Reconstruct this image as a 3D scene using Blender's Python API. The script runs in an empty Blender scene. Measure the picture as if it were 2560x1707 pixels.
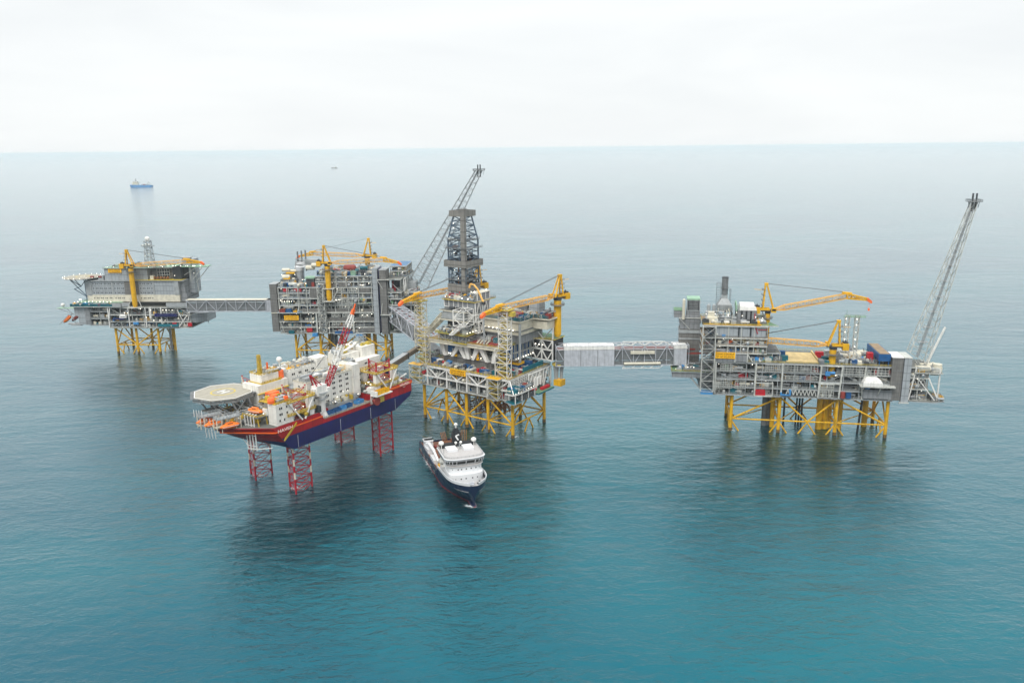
import bpy, bmesh, math, random
from mathutils import Vector, Matrix
R = math.radians
sc = bpy.context.scene
col = sc.collection

# ------------------------------------------------------------------ camera
PITCH = math.atan(483.5 / 2000); ROLL = 0.011
cp, sp, cr, sr = math.cos(PITCH), math.sin(PITCH), math.cos(ROLL), math.sin(ROLL)
fw = Vector((0, cp, -sp)); up0 = Vector((0, sp, cp)); rt0 = Vector((1, 0, 0))
rt = rt0 * cr - up0 * sr; up = up0 * cr + rt0 * sr
cam = bpy.data.cameras.new('camera'); cam.lens = 28.125; cam.sensor_width = 36
cam.clip_start = 1; cam.clip_end = 200000
camo = bpy.data.objects.new('camera', cam); col.objects.link(camo)
camo.matrix_world = Matrix(((rt.x, up.x, -fw.x, 0), (rt.y, up.y, -fw.y, 0), (rt.z, up.z, -fw.z, 190), (0, 0, 0, 1)))
sc.camera = camo

# ------------------------------------------------------------------ world, sun, exposure
SUN_EL, SUN_AZ = R(52), R(200)          # azimuth clockwise from +Y (north)
w = bpy.data.worlds.new('World'); sc.world = w; w.use_nodes = True
nt = w.node_tree; nt.nodes.clear()
N = nt.nodes.new; L = nt.links.new
sky = N('ShaderNodeTexSky'); sky.sky_type = 'NISHITA'; sky.sun_disc = False
sky.sun_elevation = SUN_EL; sky.sun_rotation = SUN_AZ
tc = N('ShaderNodeTexCoord')
mp = N('ShaderNodeMapping'); mp.inputs['Scale'].default_value = (1.2, 1.2, 6)
nz = N('ShaderNodeTexNoise'); nz.inputs['Scale'].default_value = 1.9; nz.inputs['Detail'].default_value = 7
nz.inputs['Distortion'].default_value = .5
ramp = N('ShaderNodeValToRGB')
ramp.color_ramp.elements[0].position = .3; ramp.color_ramp.elements[0].color = (.865, .895, .91, 1)
ramp.color_ramp.elements[1].position = .68; ramp.color_ramp.elements[1].color = (.97, .995, .995, 1)
mul = N('ShaderNodeVectorMath'); mul.operation = 'SCALE'; mul.inputs['Scale'].default_value = 9.6
mix = N('ShaderNodeMix'); mix.data_type = 'RGBA'; mix.inputs['Factor'].default_value = .96
bg = N('ShaderNodeBackground'); bg.inputs['Strength'].default_value = .1
out = N('ShaderNodeOutputWorld')
# an overcast sky is brightest overhead
sz = N('ShaderNodeSeparateXYZ'); L(tc.outputs['Generated'], sz.inputs[0])
gr = N('ShaderNodeMapRange'); gr.inputs['From Min'].default_value = .16; gr.inputs['From Max'].default_value = .85
gr.inputs['To Min'].default_value = 9.55; gr.inputs['To Max'].default_value = 15
L(sz.outputs['Z'], gr.inputs['Value']); L(gr.outputs['Result'], mul.inputs['Scale'])
L(tc.outputs['Generated'], mp.inputs['Vector']); L(mp.outputs['Vector'], nz.inputs['Vector'])
L(nz.outputs['Fac'], ramp.inputs['Fac']); L(ramp.outputs['Color'], mul.inputs[0])
L(sky.outputs['Color'], mix.inputs['A']); L(mul.outputs['Vector'], mix.inputs['B'])
L(mix.outputs['Result'], bg.inputs['Color']); L(bg.outputs['Background'], out.inputs['Surface'])

sl = bpy.data.lights.new('sun', 'SUN'); sl.energy = 1.8; sl.angle = R(22); sl.color = (1, .97, .92)
so = bpy.data.objects.new('sun', sl); col.objects.link(so)
sd = Vector((math.sin(SUN_AZ) * math.cos(SUN_EL), math.cos(SUN_AZ) * math.cos(SUN_EL), math.sin(SUN_EL)))
so.rotation_euler = sd.to_track_quat('Z', 'Y').to_euler(); so.location = (0, -200, 400)

sc.view_settings.view_transform = 'Standard'; sc.view_settings.look = 'None'
sc.view_settings.exposure = 0.14; sc.view_settings.gamma = 1
cy = sc.cycles
sc.render.engine = 'CYCLES'
cy.use_denoising = True; cy.volume_bounces = 1; cy.max_bounces = 6; cy.diffuse_bounces = 3; cy.glossy_bounces = 3
cy.caustics_reflective = False; cy.caustics_refractive = False

# ------------------------------------------------------------------ materials
MATS = {}
def mat(name, rgb, rough=.55, var=.18, metal=0., scale=.35, panel=0., emit=0., streak=0., joint=.1, jdark=.62):
    m = bpy.data.materials.new(name); m.use_nodes = True
    t = m.node_tree; b = t.nodes['Principled BSDF']
    b.inputs['Roughness'].default_value = rough; b.inputs['Metallic'].default_value = metal
    c = t.nodes.new('ShaderNodeTexCoord')
    n = t.nodes.new('ShaderNodeTexNoise'); n.inputs['Scale'].default_value = scale; n.inputs['Detail'].default_value = 6
    t.links.new(c.outputs['Object'], n.inputs['Vector'])
    mr = t.nodes.new('ShaderNodeMapRange'); mr.inputs['From Min'].default_value = .3; mr.inputs['From Max'].default_value = .7
    mr.inputs['To Min'].default_value = 1 - var; mr.inputs['To Max'].default_value = 1 + var * .5
    t.links.new(n.outputs['Fac'], mr.inputs['Value'])
    last = mr.outputs['Result']
    if streak:
        mp2 = t.nodes.new('ShaderNodeMapping'); mp2.inputs['Scale'].default_value = (1.1, 1.1, .09)
        n2 = t.nodes.new('ShaderNodeTexNoise'); n2.inputs['Scale'].default_value = .8; n2.inputs['Detail'].default_value = 5
        t.links.new(c.outputs['Object'], mp2.inputs['Vector']); t.links.new(mp2.outputs['Vector'], n2.inputs['Vector'])
        m2 = t.nodes.new('ShaderNodeMapRange'); m2.inputs['From Min'].default_value = .45; m2.inputs['From Max'].default_value = .75
        m2.inputs['To Min'].default_value = 1; m2.inputs['To Max'].default_value = 1 - streak
        t.links.new(n2.outputs['Fac'], m2.inputs['Value'])
        q = t.nodes.new('ShaderNodeMath'); q.operation = 'MULTIPLY'
        t.links.new(last, q.inputs[0]); t.links.new(m2.outputs['Result'], q.inputs[1]); last = q.outputs[0]
    if panel:
        # cladding sheets: narrow dark joints every `panel` metres along x / y, a taller pitch along z
        sx = t.nodes.new('ShaderNodeSeparateXYZ'); t.links.new(c.outputs['Object'], sx.inputs[0])
        res = []
        ad = t.nodes.new('ShaderNodeMath'); ad.operation = 'ADD'
        t.links.new(sx.outputs['X'], ad.inputs[0]); t.links.new(sx.outputs['Y'], ad.inputs[1])
        for src, p in ((ad.outputs[0], panel), (sx.outputs['Z'], panel * 1.7)):
            d = t.nodes.new('ShaderNodeMath'); d.operation = 'DIVIDE'; d.inputs[1].default_value = p; t.links.new(src, d.inputs[0])
            f = t.nodes.new('ShaderNodeMath'); f.operation = 'FRACT'; t.links.new(d.outputs[0], f.inputs[0])
            g = t.nodes.new('ShaderNodeMath'); g.operation = 'LESS_THAN'; g.inputs[1].default_value = joint; t.links.new(f.outputs[0], g.inputs[0])
            res.append(g.outputs[0])
        mx = t.nodes.new('ShaderNodeMath'); mx.operation = 'MAXIMUM'; t.links.new(res[0], mx.inputs[0]); t.links.new(res[1], mx.inputs[1])
        k = t.nodes.new('ShaderNodeMapRange'); k.inputs['To Min'].default_value = 1; k.inputs['To Max'].default_value = jdark
        t.links.new(mx.outputs[0], k.inputs['Value'])
        q = t.nodes.new('ShaderNodeMath'); q.operation = 'MULTIPLY'
        t.links.new(last, q.inputs[0]); t.links.new(k.outputs['Result'], q.inputs[1]); last = q.outputs[0]
    v = t.nodes.new('ShaderNodeVectorMath'); v.operation = 'SCALE'; v.inputs[0].default_value = rgb
    t.links.new(last, v.inputs['Scale']); t.links.new(v.outputs['Vector'], b.inputs['Base Color'])
    if emit:
        b.inputs['Emission Color'].default_value = (1, .93, .78, 1); b.inputs['Emission Strength'].default_value = emit
    MATS[name] = m
    return m
mat('white_steel', (.56, .57, .53), .5, .25, streak=.25)
mat('bright_white', (.82, .81, .77), .45, .14, streak=.22)
mat('house_white', (.82, .80, .74), .45, .10, streak=.16, panel=5.4, joint=.025, jdark=.72)
mat('cream', (.66, .62, .50), .55, .2)
mat('light_grey', (.36, .38, .385), .5, .2, streak=.2)
mat('mid_grey', (.17, .18, .185), .6, .25, streak=.2)
mat('panel_grey', (.25, .26, .27), .6, .15, panel=3.2, streak=.25)
mat('panel_light', (.36, .39, .41), .55, .12, panel=3.0, streak=.15)
mat('bridge_white', (.50, .52, .56), .5, .18, streak=.3)
mat('windwall', (.185, .18, .17), .7, .2, panel=1.6, streak=.3)
mat('dark_grey', (.04, .045, .05), .7, .35)
mat('bulkhead_dark', (.05, .054, .06), .8, .4, scale=.25, panel=4)  # darkened so the shade inside the open storeys is in the colour
mat('black', (.012, .014, .018), .5, .3)
mat('yellow', (.80, .43, .003), .5, .2, streak=.2)
mat('jacket_yellow', (.78, .43, .003), .6, .3, scale=.2, streak=.35)
mat('splash_brown', (.16, .09, .02), .7, .4, scale=.6)
mat('rail_yellow', (.55, .42, .06), .6, .3)
mat('crane_orange', (.85, .48, .12), .5, .2)
mat('tip_orange', (.95, .16, .03), .5, .1)
mat('lifeboat_orange', (.95, .20, .01), .35, .1)
mat('blue', (.008, .09, .26), .5, .3)
mat('light_blue', (.05, .25, .55), .5, .2)
mat('deck_blue', (.10, .20, .34), .7, .25)
mat('teal', (.0, .13, .17), .5, .3)
mat('red', (.50, .008, .02), .5, .25)
mat('rust_red', (.28, .04, .03), .6, .3)
mat('deck_green', (.13, .24, .14), .8, .3)
mat('pale_green', (.28, .45, .32), .7, .2)
mat('helideck_grey', (.37, .345, .285), .85, .15)
mat('deck_grey', (.15, .155, .14), .8, .3)
mat('deck_tan', (.33, .24, .15), .8, .3)
mat('derrick_blue', (.09, .13, .18), .5, .3)
mat('derrick_clad', (.235, .225, .205), .6, .12, panel=4.5, streak=.2)
mat('conductor_brown', (.27, .11, .035), .7, .35)
mat('silver', (.45, .46, .47), .35, .2, metal=.5)
mat('hull_blue', (.004, .005, .095), .5, .3, scale=.12, streak=.4, panel=4.4, joint=.05, jdark=.7)
mat('hull_red', (.42, .002, .010), .5, .3, scale=.12, streak=.45, panel=4.4, joint=.05, jdark=.75)
mat('stripe_orange', (.80, .12, .01), .45, .1)
mat('rig_red', (.40, .002, .018), .5, .2)
mat('rig_yellow', (.56, .38, .03), .55, .35)
mat('ship_navy', (.006, .013, .045), .3, .2, scale=.15, streak=.1)
mat('ship_white', (.74, .75, .76), .45, .06)
mat('ship_deck', (.47, .45, .44), .7, .08)
mat('pale_timber', (.62, .47, .22), .8, .25, scale=.3)
mat('gangway_brown', (.19, .15, .11), .7, .2, panel=5, streak=.2)
mat('wood_deck', (.20, .085, .05), .8, .4, scale=.5)
mat('ship_red', (.30, .008, .01), .5, .2)
mat('glass', (.012, .016, .02), .15, .1)
mat('sign_yellow', (1.0, .52, .0), .6, .05)
mat('letter_brown', (.13, .05, .005), .6, .05)
mat('mark_white', (.8, .8, .78), .6, .05)
mat('lamp_glow', (1, .95, .8), .5, 0, emit=4)
mat('red_lamp', (1, .05, .05), .5, 0)

# ------------------------------------------------------------------ mesh builder
class MB:
    def __init__(s): s.v = []; s.f = []; s.mi = []; s.cur = 0
    def _add(s, vs, fs):
        b = len(s.v); s.v += [tuple(p) for p in vs]
        for f in fs: s.f.append([b + i for i in f]); s.mi.append(s.cur)
        return s
    def box(s, x0, x1, y0, y1, z0, z1):
        if x0 > x1: x0, x1 = x1, x0
        if y0 > y1: y0, y1 = y1, y0
        if z0 > z1: z0, z1 = z1, z0
        return s._add([(x0,y0,z0),(x1,y0,z0),(x1,y1,z0),(x0,y1,z0),(x0,y0,z1),(x1,y0,z1),(x1,y1,z1),(x0,y1,z1)],
                      [(0,3,2,1),(4,5,6,7),(0,1,5,4),(1,2,6,5),(2,3,7,6),(3,0,4,7)])
    def frustum(s, a, b, z0, z1):   # a, b = (x0,x1,y0,y1) rectangles
        return s._add([(a[0],a[2],z0),(a[1],a[2],z0),(a[1],a[3],z0),(a[0],a[3],z0),(b[0],b[2],z1),(b[1],b[2],z1),(b[1],b[3],z1),(b[0],b[3],z1)],
                      [(0,3,2,1),(4,5,6,7),(0,1,5,4),(1,2,6,5),(2,3,7,6),(3,0,4,7)])
    def _axes(s, p, q):
        p, q = Vector(p), Vector(q); d = (q - p)
        if d.length < 1e-6: d = Vector((0, 0, 1))
        d.normalize(); h = Vector((0, 0, 1)) if abs(d.z) < .95 else Vector((0, 1, 0))
        a = d.cross(h).normalized(); b = a.cross(d).normalized()
        return p, q, a, b
    def beam(s, p, q, w, h=None):
        h = h or w; p, q, a, b = s._axes(p, q); a *= w / 2; b *= h / 2
        return s._add([p-a-b,p+a-b,p+a+b,p-a+b,q-a-b,q+a-b,q+a+b,q-a+b],
                      [(0,3,2,1),(4,5,6,7),(0,1,5,4),(1,2,6,5),(2,3,7,6),(3,0,4,7)])
    def cyl(s, p, q, r, r2=None, n=10):
        r2 = r if r2 is None else r2; p, q, a, b = s._axes(p, q)
        vs = [p + (a*math.cos(6.28318*i/n) + b*math.sin(6.28318*i/n))*r for i in range(n)]
        vs += [q + (a*math.cos(6.28318*i/n) + b*math.sin(6.28318*i/n))*r2 for i in range(n)]
        fs = [(i, (i+1) % n, n+(i+1) % n, n+i) for i in range(n)] + [tuple(range(n))[::-1], tuple(range(n, 2*n))]
        return s._add(vs, fs)
    def lathe(s, c, prof, n=14, axis='z', sx=1, sy=1):   # prof: list of (r, t)
        c = Vector(c); vs = []
        for r, t in prof:
            for i in range(n):
                a = 2*math.pi*i/n; u, v = r*math.cos(a)*sx, r*math.sin(a)*sy
                vs.append(c + (Vector((u, v, t)) if axis == 'z' else Vector((t, u, v)) if axis == 'x' else Vector((v, t, u))))
        fs = [(k*n+i, k*n+(i+1) % n, (k+1)*n+(i+1) % n, (k+1)*n+i) for k in range(len(prof)-1) for i in range(n)]
        fs += [tuple(range(n))[::-1], tuple(range((len(prof)-1)*n, len(prof)*n))]
        return s._add(vs, fs)
    def ball(s, c, r, n=10, k=6, sz=1):
        return s.lathe(c, [(max(.01, r*math.sin(math.pi*i/k)), -r*sz*math.cos(math.pi*i/k)) for i in range(k+1)], n)
    def capsule(s, c, r, ln, axis='x', n=12):
        h = ln/2
        return s.lathe(c, [(.05*r, -h), (.6*r, -h+.12*r), (.92*r, -h+.35*r), (r, -h+.7*r), (r, h-.7*r), (.92*r, h-.35*r), (.6*r, h-.12*r), (.05*r, h)], n, axis)
    def prism(s, poly, z0, z1):
        n = len(poly)
        return s._add([(x, y, z0) for x, y in poly] + [(x, y, z1) for x, y in poly],
                      [tuple(range(n))[::-1], tuple(range(n, 2*n))] + [(i, (i+1) % n, n+(i+1) % n, n+i) for i in range(n)])
    def prismy(s, poly, y0, y1):     # polygon in x,z extruded along y
        n = len(poly)
        return s._add([(x, y0, z) for x, z in poly] + [(x, y1, z) for x, z in poly],
                      [tuple(range(n)), tuple(range(n, 2*n))[::-1]] + [(i, n+i, n+(i+1) % n, (i+1) % n) for i in range(n)])
    def lattice(s, A, B, n, r, rb=None, chords=True, tube=False):
        """braced lattice between two end polygons A and B (lists of corner points)"""
        rb = rb or r*.6; A = [Vector(a) for a in A]; B = [Vector(b) for b in B]; k = len(A)
        if chords:
            for a, b in zip(A, B): s.beam(a, b, r)
        for i in range(n+1):
            P = [a.lerp(b, i/n) for a, b in zip(A, B)]
            for j in range(k): s.beam(P[j], P[(j+1) % k], rb)
            if i < n:
                Q = [a.lerp(b, (i+1)/n) for a, b in zip(A, B)]
                for j in range(k):
                    if (i+j) % 2: s.beam(P[j], Q[(j+1) % k], rb)
                    else: s.beam(P[(j+1) % k], Q[j], rb)
        return s
    def rail(s, pts, h=1.15, t=.12, step=3, closed=False):
        pts = [Vector(p) for p in pts]
        if closed: pts.append(pts[0])
        for a, b in zip(pts, pts[1:]):
            for k in (h, h*.5): s.beam(a + Vector((0,0,k)), b + Vector((0,0,k)), t)
            n = max(1, int((b-a).length/step))
            for i in range(n+1):
                p = a.lerp(b, i/n); s.beam(p, p + Vector((0,0,h)), t)
        return s
    def build(s, name, m, parent=None, loc=None, smooth=False):
        me = bpy.data.meshes.new(name); me.from_pydata(s.v, [], s.f)
        ms = m if isinstance(m, (list, tuple)) else [m]
        for x in ms: me.materials.append(MATS[x])
        if len(ms) > 1: me.polygons.foreach_set('material_index', s.mi)
        if smooth: me.polygons.foreach_set('use_smooth', [True]*len(me.polygons))
        me.update(); o = bpy.data.objects.new(name, me); col.objects.link(o)
        if parent: o.parent = parent
        if loc: o.location = loc
        return o

def tag(o, label=None, cat=None, group=None, kind=None):
    if label: o['label'] = label
    if cat: o['category'] = cat
    if group: o['group'] = group
    if kind: o['kind'] = kind
    return o
def empty(name, loc, rz, label, cat, group=None):
    o = bpy.data.objects.new(name, None); col.objects.link(o)
    o.location = loc; o.rotation_euler = (0, 0, rz); o.empty_display_size = 3
    return tag(o, label, cat, group)
def copy_tree(o, parent=None):
    c = o.copy(); col.objects.link(c); c.parent = parent
    for ch in list(o.children): copy_tree(ch, c)
    return c
class Frame:
    def __init__(s, x, y, deg): s.x, s.y, s.a = x, y, R(deg)
    def w(s, u, v, z=0):
        return Vector((s.x + u*math.cos(s.a) - v*math.sin(s.a), s.y + u*math.sin(s.a) + v*math.cos(s.a), z))
    def thing(s, name, u, v, z, label, cat, group=None, rot=0):
        return empty(name, s.w(u, v, z), s.a + R(rot), label, cat, group)
F1 = Frame(-382.7, 754.9, -3.6); F2 = Frame(-201.1, 725.2, -2.3)
F3 = Frame(-63.7, 554.4, -35.05); F4 = Frame(149.2, 519.8, -9.8); FH = Frame(-123.7, 429.8, 55.2)

def text_part(txt, size, parent, loc, rot, m, name='lettering', sx=1., depth=.06):
    cu = bpy.data.curves.new('t', 'FONT'); cu.body = txt; cu.size = size; cu.extrude = depth
    cu.align_x = 'CENTER'; cu.align_y = 'CENTER'
    o = bpy.data.objects.new('t', cu); col.objects.link(o)
    me = bpy.data.meshes.new_from_object(o.evaluated_get(bpy.context.evaluated_depsgraph_get()))
    bpy.data.objects.remove(o); bpy.data.curves.remove(cu)
    me.name = name; me.materials.clear(); me.materials.append(MATS[m])
    n = bpy.data.objects.new(name, me); col.objects.link(n); n.parent = parent
    n.location = loc; n.rotation_euler = rot; n.scale = (sx, 1, 1)
    return n

# ------------------------------------------------------------------ sea
SEA = 60000.
rings = [(-SEA, SEA)]
sea = MB()
g = [-SEA, -12000, -2500, -600, 0, 600, 2500, 12000, SEA]
for i in range(len(g)-1):
    for j in range(len(g)-1):
        sea._add([(g[i],g[j],0),(g[i+1],g[j],0),(g[i+1],g[j+1],0),(g[i],g[j+1],0)], [(0,1,2,3)])
m = bpy.data.materials.new('sea_water'); m.use_nodes = True; MATS['sea_water'] = m
t = m.node_tree; b = t.nodes['Principled BSDF']; n_ = t.nodes.new; l_ = t.links.new
b.inputs['Roughness'].default_value = .07; b.inputs['IOR'].default_value = 1.33; b.inputs['Metallic'].default_value = .86
c = n_('ShaderNodeTexCoord')
def noise(sx, sy, rot, detail, dist=0., rough=.55):
    mpn = n_('ShaderNodeMapping'); mpn.inputs['Scale'].default_value = (sx, sy, 1); mpn.inputs['Rotation'].default_value = (0, 0, R(rot))
    nn = n_('ShaderNodeTexNoise'); nn.inputs['Scale'].default_value = 1; nn.inputs['Detail'].default_value = detail
    nn.inputs['Distortion'].default_value = dist; nn.inputs['Roughness'].default_value = rough
    l_(c.outputs['Object'], mpn.inputs['Vector']); l_(mpn.outputs['Vector'], nn.inputs['Vector']); return nn.outputs['Fac']
swell = noise(.022, .055, -18, 2, .3)
chop = noise(.11, .22, -14, 4, .7, .62)
rip = noise(.50, .85, -25, 3, .5, .6)
cross = noise(.17, .25, 38, 3, .6)
fine = noise(1.5, 2.1, 10, 2, .4)
def madd(a, k, base=None):
    q = n_('ShaderNodeMath'); q.operation = 'MULTIPLY_ADD'; q.inputs[1].default_value = k
    l_(a, q.inputs[0])
    if base is None: q.inputs[2].default_value = 0
    else: l_(base, q.inputs[2])
    return q.outputs[0]
hgt = madd(fine, .045, madd(rip, .18, madd(cross, .32, madd(chop, .75, madd(swell, .95)))))
wind = noise(.006, .014, 22, 4, 1.2)
wr = n_('ShaderNodeMapRange'); wr.inputs['From Min'].default_value = .35; wr.inputs['From Max'].default_value = .66; wr.inputs['To Min'].default_value = .62; wr.inputs['To Max'].default_value = 1.25
l_(wind, wr.inputs['Value'])
wm_ = n_('ShaderNodeMath'); wm_.operation = 'MULTIPLY'; l_(hgt, wm_.inputs[0]); l_(wr.outputs['Result'], wm_.inputs[1]); hgt = wm_.outputs[0]
bp = n_('ShaderNodeBump'); bp.inputs['Strength'].default_value = 1; bp.inputs['Distance'].default_value = 1.0
l_(hgt, bp.inputs['Height']); l_(bp.outputs['Normal'], b.inputs['Normal'])
patch = noise(.0022, .004, 15, 3, .8)
cr_ = n_('ShaderNodeValToRGB')
cr_.color_ramp.elements[0].position = .35; cr_.color_ramp.elements[0].color = (.0, .112, .165, 1)
cr_.color_ramp.elements[1].position = .68; cr_.color_ramp.elements[1].color = (.0, .172, .215, 1)
# coat added to brighten the far sea: a second, smoother reflecting layer that matters only at grazing angles
hg2 = madd(chop, .6, madd(swell, 1.1))
bp2 = n_('ShaderNodeBump'); bp2.inputs['Strength'].default_value = 1; bp2.inputs['Distance'].default_value = 1.0
l_(hg2, bp2.inputs['Height']); l_(bp2.outputs['Normal'], b.inputs['Coat Normal'])
b.inputs['Coat Weight'].default_value = 1; b.inputs['Coat IOR'].default_value = 1.14; b.inputs['Coat Tint'].default_value = (1, 1, 1, 1); b.inputs['Coat Roughness'].default_value = .34
l_(patch, cr_.inputs['Fac']); l_(cr_.outputs['Color'], b.inputs['Base Color'])
so_ = sea.build('sea', 'sea_water'); tag(so_, kind='structure')

# foam round the legs and along the ship: ragged, partly transparent
def foam_mat():
    m = bpy.data.materials.new('foam'); m.use_nodes = True; MATS['foam'] = m; t = m.node_tree; b = t.nodes['Principled BSDF']
    b.inputs['Base Color'].default_value = (.75, .82, .84, 1); b.inputs['Roughness'].default_value = .9
    c = t.nodes.new('ShaderNodeTexCoord'); n = t.nodes.new('ShaderNodeTexNoise'); n.inputs['Scale'].default_value = .55; n.inputs['Detail'].default_value = 7; n.inputs['Roughness'].default_value = .7
    t.links.new(c.outputs['Object'], n.inputs['Vector'])
    u = t.nodes.new('ShaderNodeTexCoord'); uv = t.nodes.new('ShaderNodeVectorMath'); uv.operation = 'DISTANCE'; uv.inputs[1].default_value = (.5, .5, 0)
    t.links.new(u.outputs['UV'], uv.inputs[0])
    a = t.nodes.new('ShaderNodeMapRange'); a.inputs['From Min'].default_value = 0; a.inputs['From Max'].default_value = .5; a.inputs['To Min'].default_value = .2; a.inputs['To Max'].default_value = -.26
    t.links.new(uv.outputs['Value'], a.inputs['Value'])
    q = t.nodes.new('ShaderNodeMath'); q.operation = 'ADD'; t.links.new(n.outputs['Fac'], q.inputs[0]); t.links.new(a.outputs['Result'], q.inputs[1])
    k = t.nodes.new('ShaderNodeMapRange'); k.inputs['From Min'].default_value = .44; k.inputs['From Max'].default_value = .66; k.inputs['To Max'].default_value = .75
    t.links.new(q.outputs[0], k.inputs['Value']); t.links.new(k.outputs['Result'], b.inputs['Alpha'])
foam_mat()
FOAM = [(F4.w(12,26), 16, 5, -10), (F4.w(1,0), 5, 3, 0), (F4.w(60,14), 14, 5, -10), (FH.w(68.7,35.5), 12, 8, 0), (FH.w(0,2), 8, 6, 0), (FH.w(0,36), 7, 5, 0), (FH.w(69,1), 8, 6, 0),
        (F3.w(5,2), 6, 4, 0), (F3.w(40,20), 16, 8, -30), (F3.w(78,2), 5, 4, 0), (F2.w(84,26), 7, 4, 0), (F2.w(0,2), 5, 3, 0), (F2.w(41,14), 14, 6, 0), (F1.w(43,14), 12, 6, 0), (Vector((-52,466,0)), 26, 5, -72), (Vector((-50,497,0)), 12, 7, 0), (Vector((-24,404,0)), 7, 4, -30)]
fv, ff, fu = [], [], []
for i, (p, a_, b__, dg) in enumerate(FOAM):
    c_, s_ = math.cos(R(dg)), math.sin(R(dg)); k = len(fv)
    for x, y in ((-a_,-b__),(a_,-b__),(a_,b__),(-a_,b__)): fv.append((p.x+x*c_-y*s_, p.y+x*s_+y*c_, .03+.004*i)); fu.append(((x/a_+1)/2, (y/b__+1)/2))
    ff.append((k,k+1,k+2,k+3))
me = bpy.data.meshes.new('foam'); me.from_pydata(fv, [], ff); ul = me.uv_layers.new(name='UVMap')
for l in me.loops: ul.data[l.index].uv = fu[l.vertex_index]
me.materials.append(MATS['foam']); fo = bpy.data.objects.new('foam', me); col.objects.link(fo); tag(fo, 'white foam washing round the platform legs', kind='stuff')

# haze: one closed box of even pale air round camera and scene
hz = MB().box(-SEA-150, SEA+150, -SEA-150, SEA+150, -1.5, 197)
hm = bpy.data.materials.new('haze_air'); hm.use_nodes = True; MATS['haze_air'] = hm
t = hm.node_tree; t.nodes.clear()
pv = t.nodes.new('ShaderNodeVolumePrincipled'); pv.inputs['Color'].default_value = (.95, .985, 1, 1)
pv.inputs['Density'].default_value = .000045
ho = t.nodes.new('ShaderNodeOutputMaterial'); t.links.new(pv.outputs[0], ho.inputs['Volume'])
hz_o = hz.build('haze', 'haze_air'); tag(hz_o, 'thin pale sea haze', kind='stuff')
# ------------------------------------------------------------------ shared builders
rng = random.Random(7)
def jacket(root, nodes, depth, ztop=26.5, zh=8.5, r=1.15, br=.62, mid=True):
    """nodes: (x, 'L'|'H', is_leg). Braces run between low and high nodes; legs reach below the water."""
    n0, n1 = nodes[0][0], nodes[-1][0]
    rows = [0, depth]
    for y in rows:
        for x, k, leg in nodes:
            if leg:
                m = MB(); m.cyl((x, y, zh-2), (x, y, ztop), r, n=14); m.cyl((x, y, -3), (x, y, 1.6), r*1.03, n=14)
                m.cyl((x, y, 1.6), (x, y, zh-2), r*1.02, n=14); m.cyl((x, y, ztop-1.2), (x, y, ztop-.2), r*1.35, n=14)
                m.build('leg', 'jacket_yellow', root, smooth=False)
                s = MB().cyl((x, y, -2), (x, y, 2.2), r*1.07, n=14); s.build('waterline_band', 'splash_brown', root)
            if k == 'L' or leg:
                for d in (-1, 1):
                    xe = x + d*zh*.75
                    if xe < n0-1 or xe > n1+1: continue
                    MB().cyl((x, y, zh-.6), (xe, y, -1.5), br*.85, n=8).build('brace', 'jacket_yellow', root)
        MB().cyl((n0, y, zh), (n1, y, zh), br*.9, n=8).build('brace', 'jacket_yellow', root)
        for (xa, ka, _), (xb, kb, _) in zip(nodes, nodes[1:]):
            za = zh if ka == 'L' else ztop-1.5; zb = zh if kb == 'L' else ztop-1.5
            MB().cyl((xa, y, za), (xb, y, zb), br, n=8).build('brace', 'jacket_yellow', root)
    for i, x in enumerate((n0, n1) + ((nodes[1][0], nodes[-2][0]) if mid else ())):
        h = depth/2
        for a, b in (((x,0,zh),(x,depth,zh)), ((x,0,zh),(x,h,ztop-1.5)), ((x,h,ztop-1.5),(x,depth,zh)), ((x,h,zh),(x,h-6,-1.5)), ((x,h,zh),(x,h+6,-1.5))):
            if i > 1 and a[1] == h: continue
            MB().cyl(a, b, br*.9, n=8).build('brace', 'jacket_yellow', root)
    m = MB()                                  # level frame between the rows
    xs = [x for x, k, leg in nodes]
    for a, b in zip(xs, xs[1:]):
        m.cyl((a, 0, zh), (b, depth, zh), br*.6, n=6)
    m.build('level_frame', 'jacket_yellow', root)

CNT = {}
def limited(root, name, cap=95):
    k = (root.name, name); CNT[k] = CNT.get(k, 0) + 1
    return CNT[k] <= cap

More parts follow.
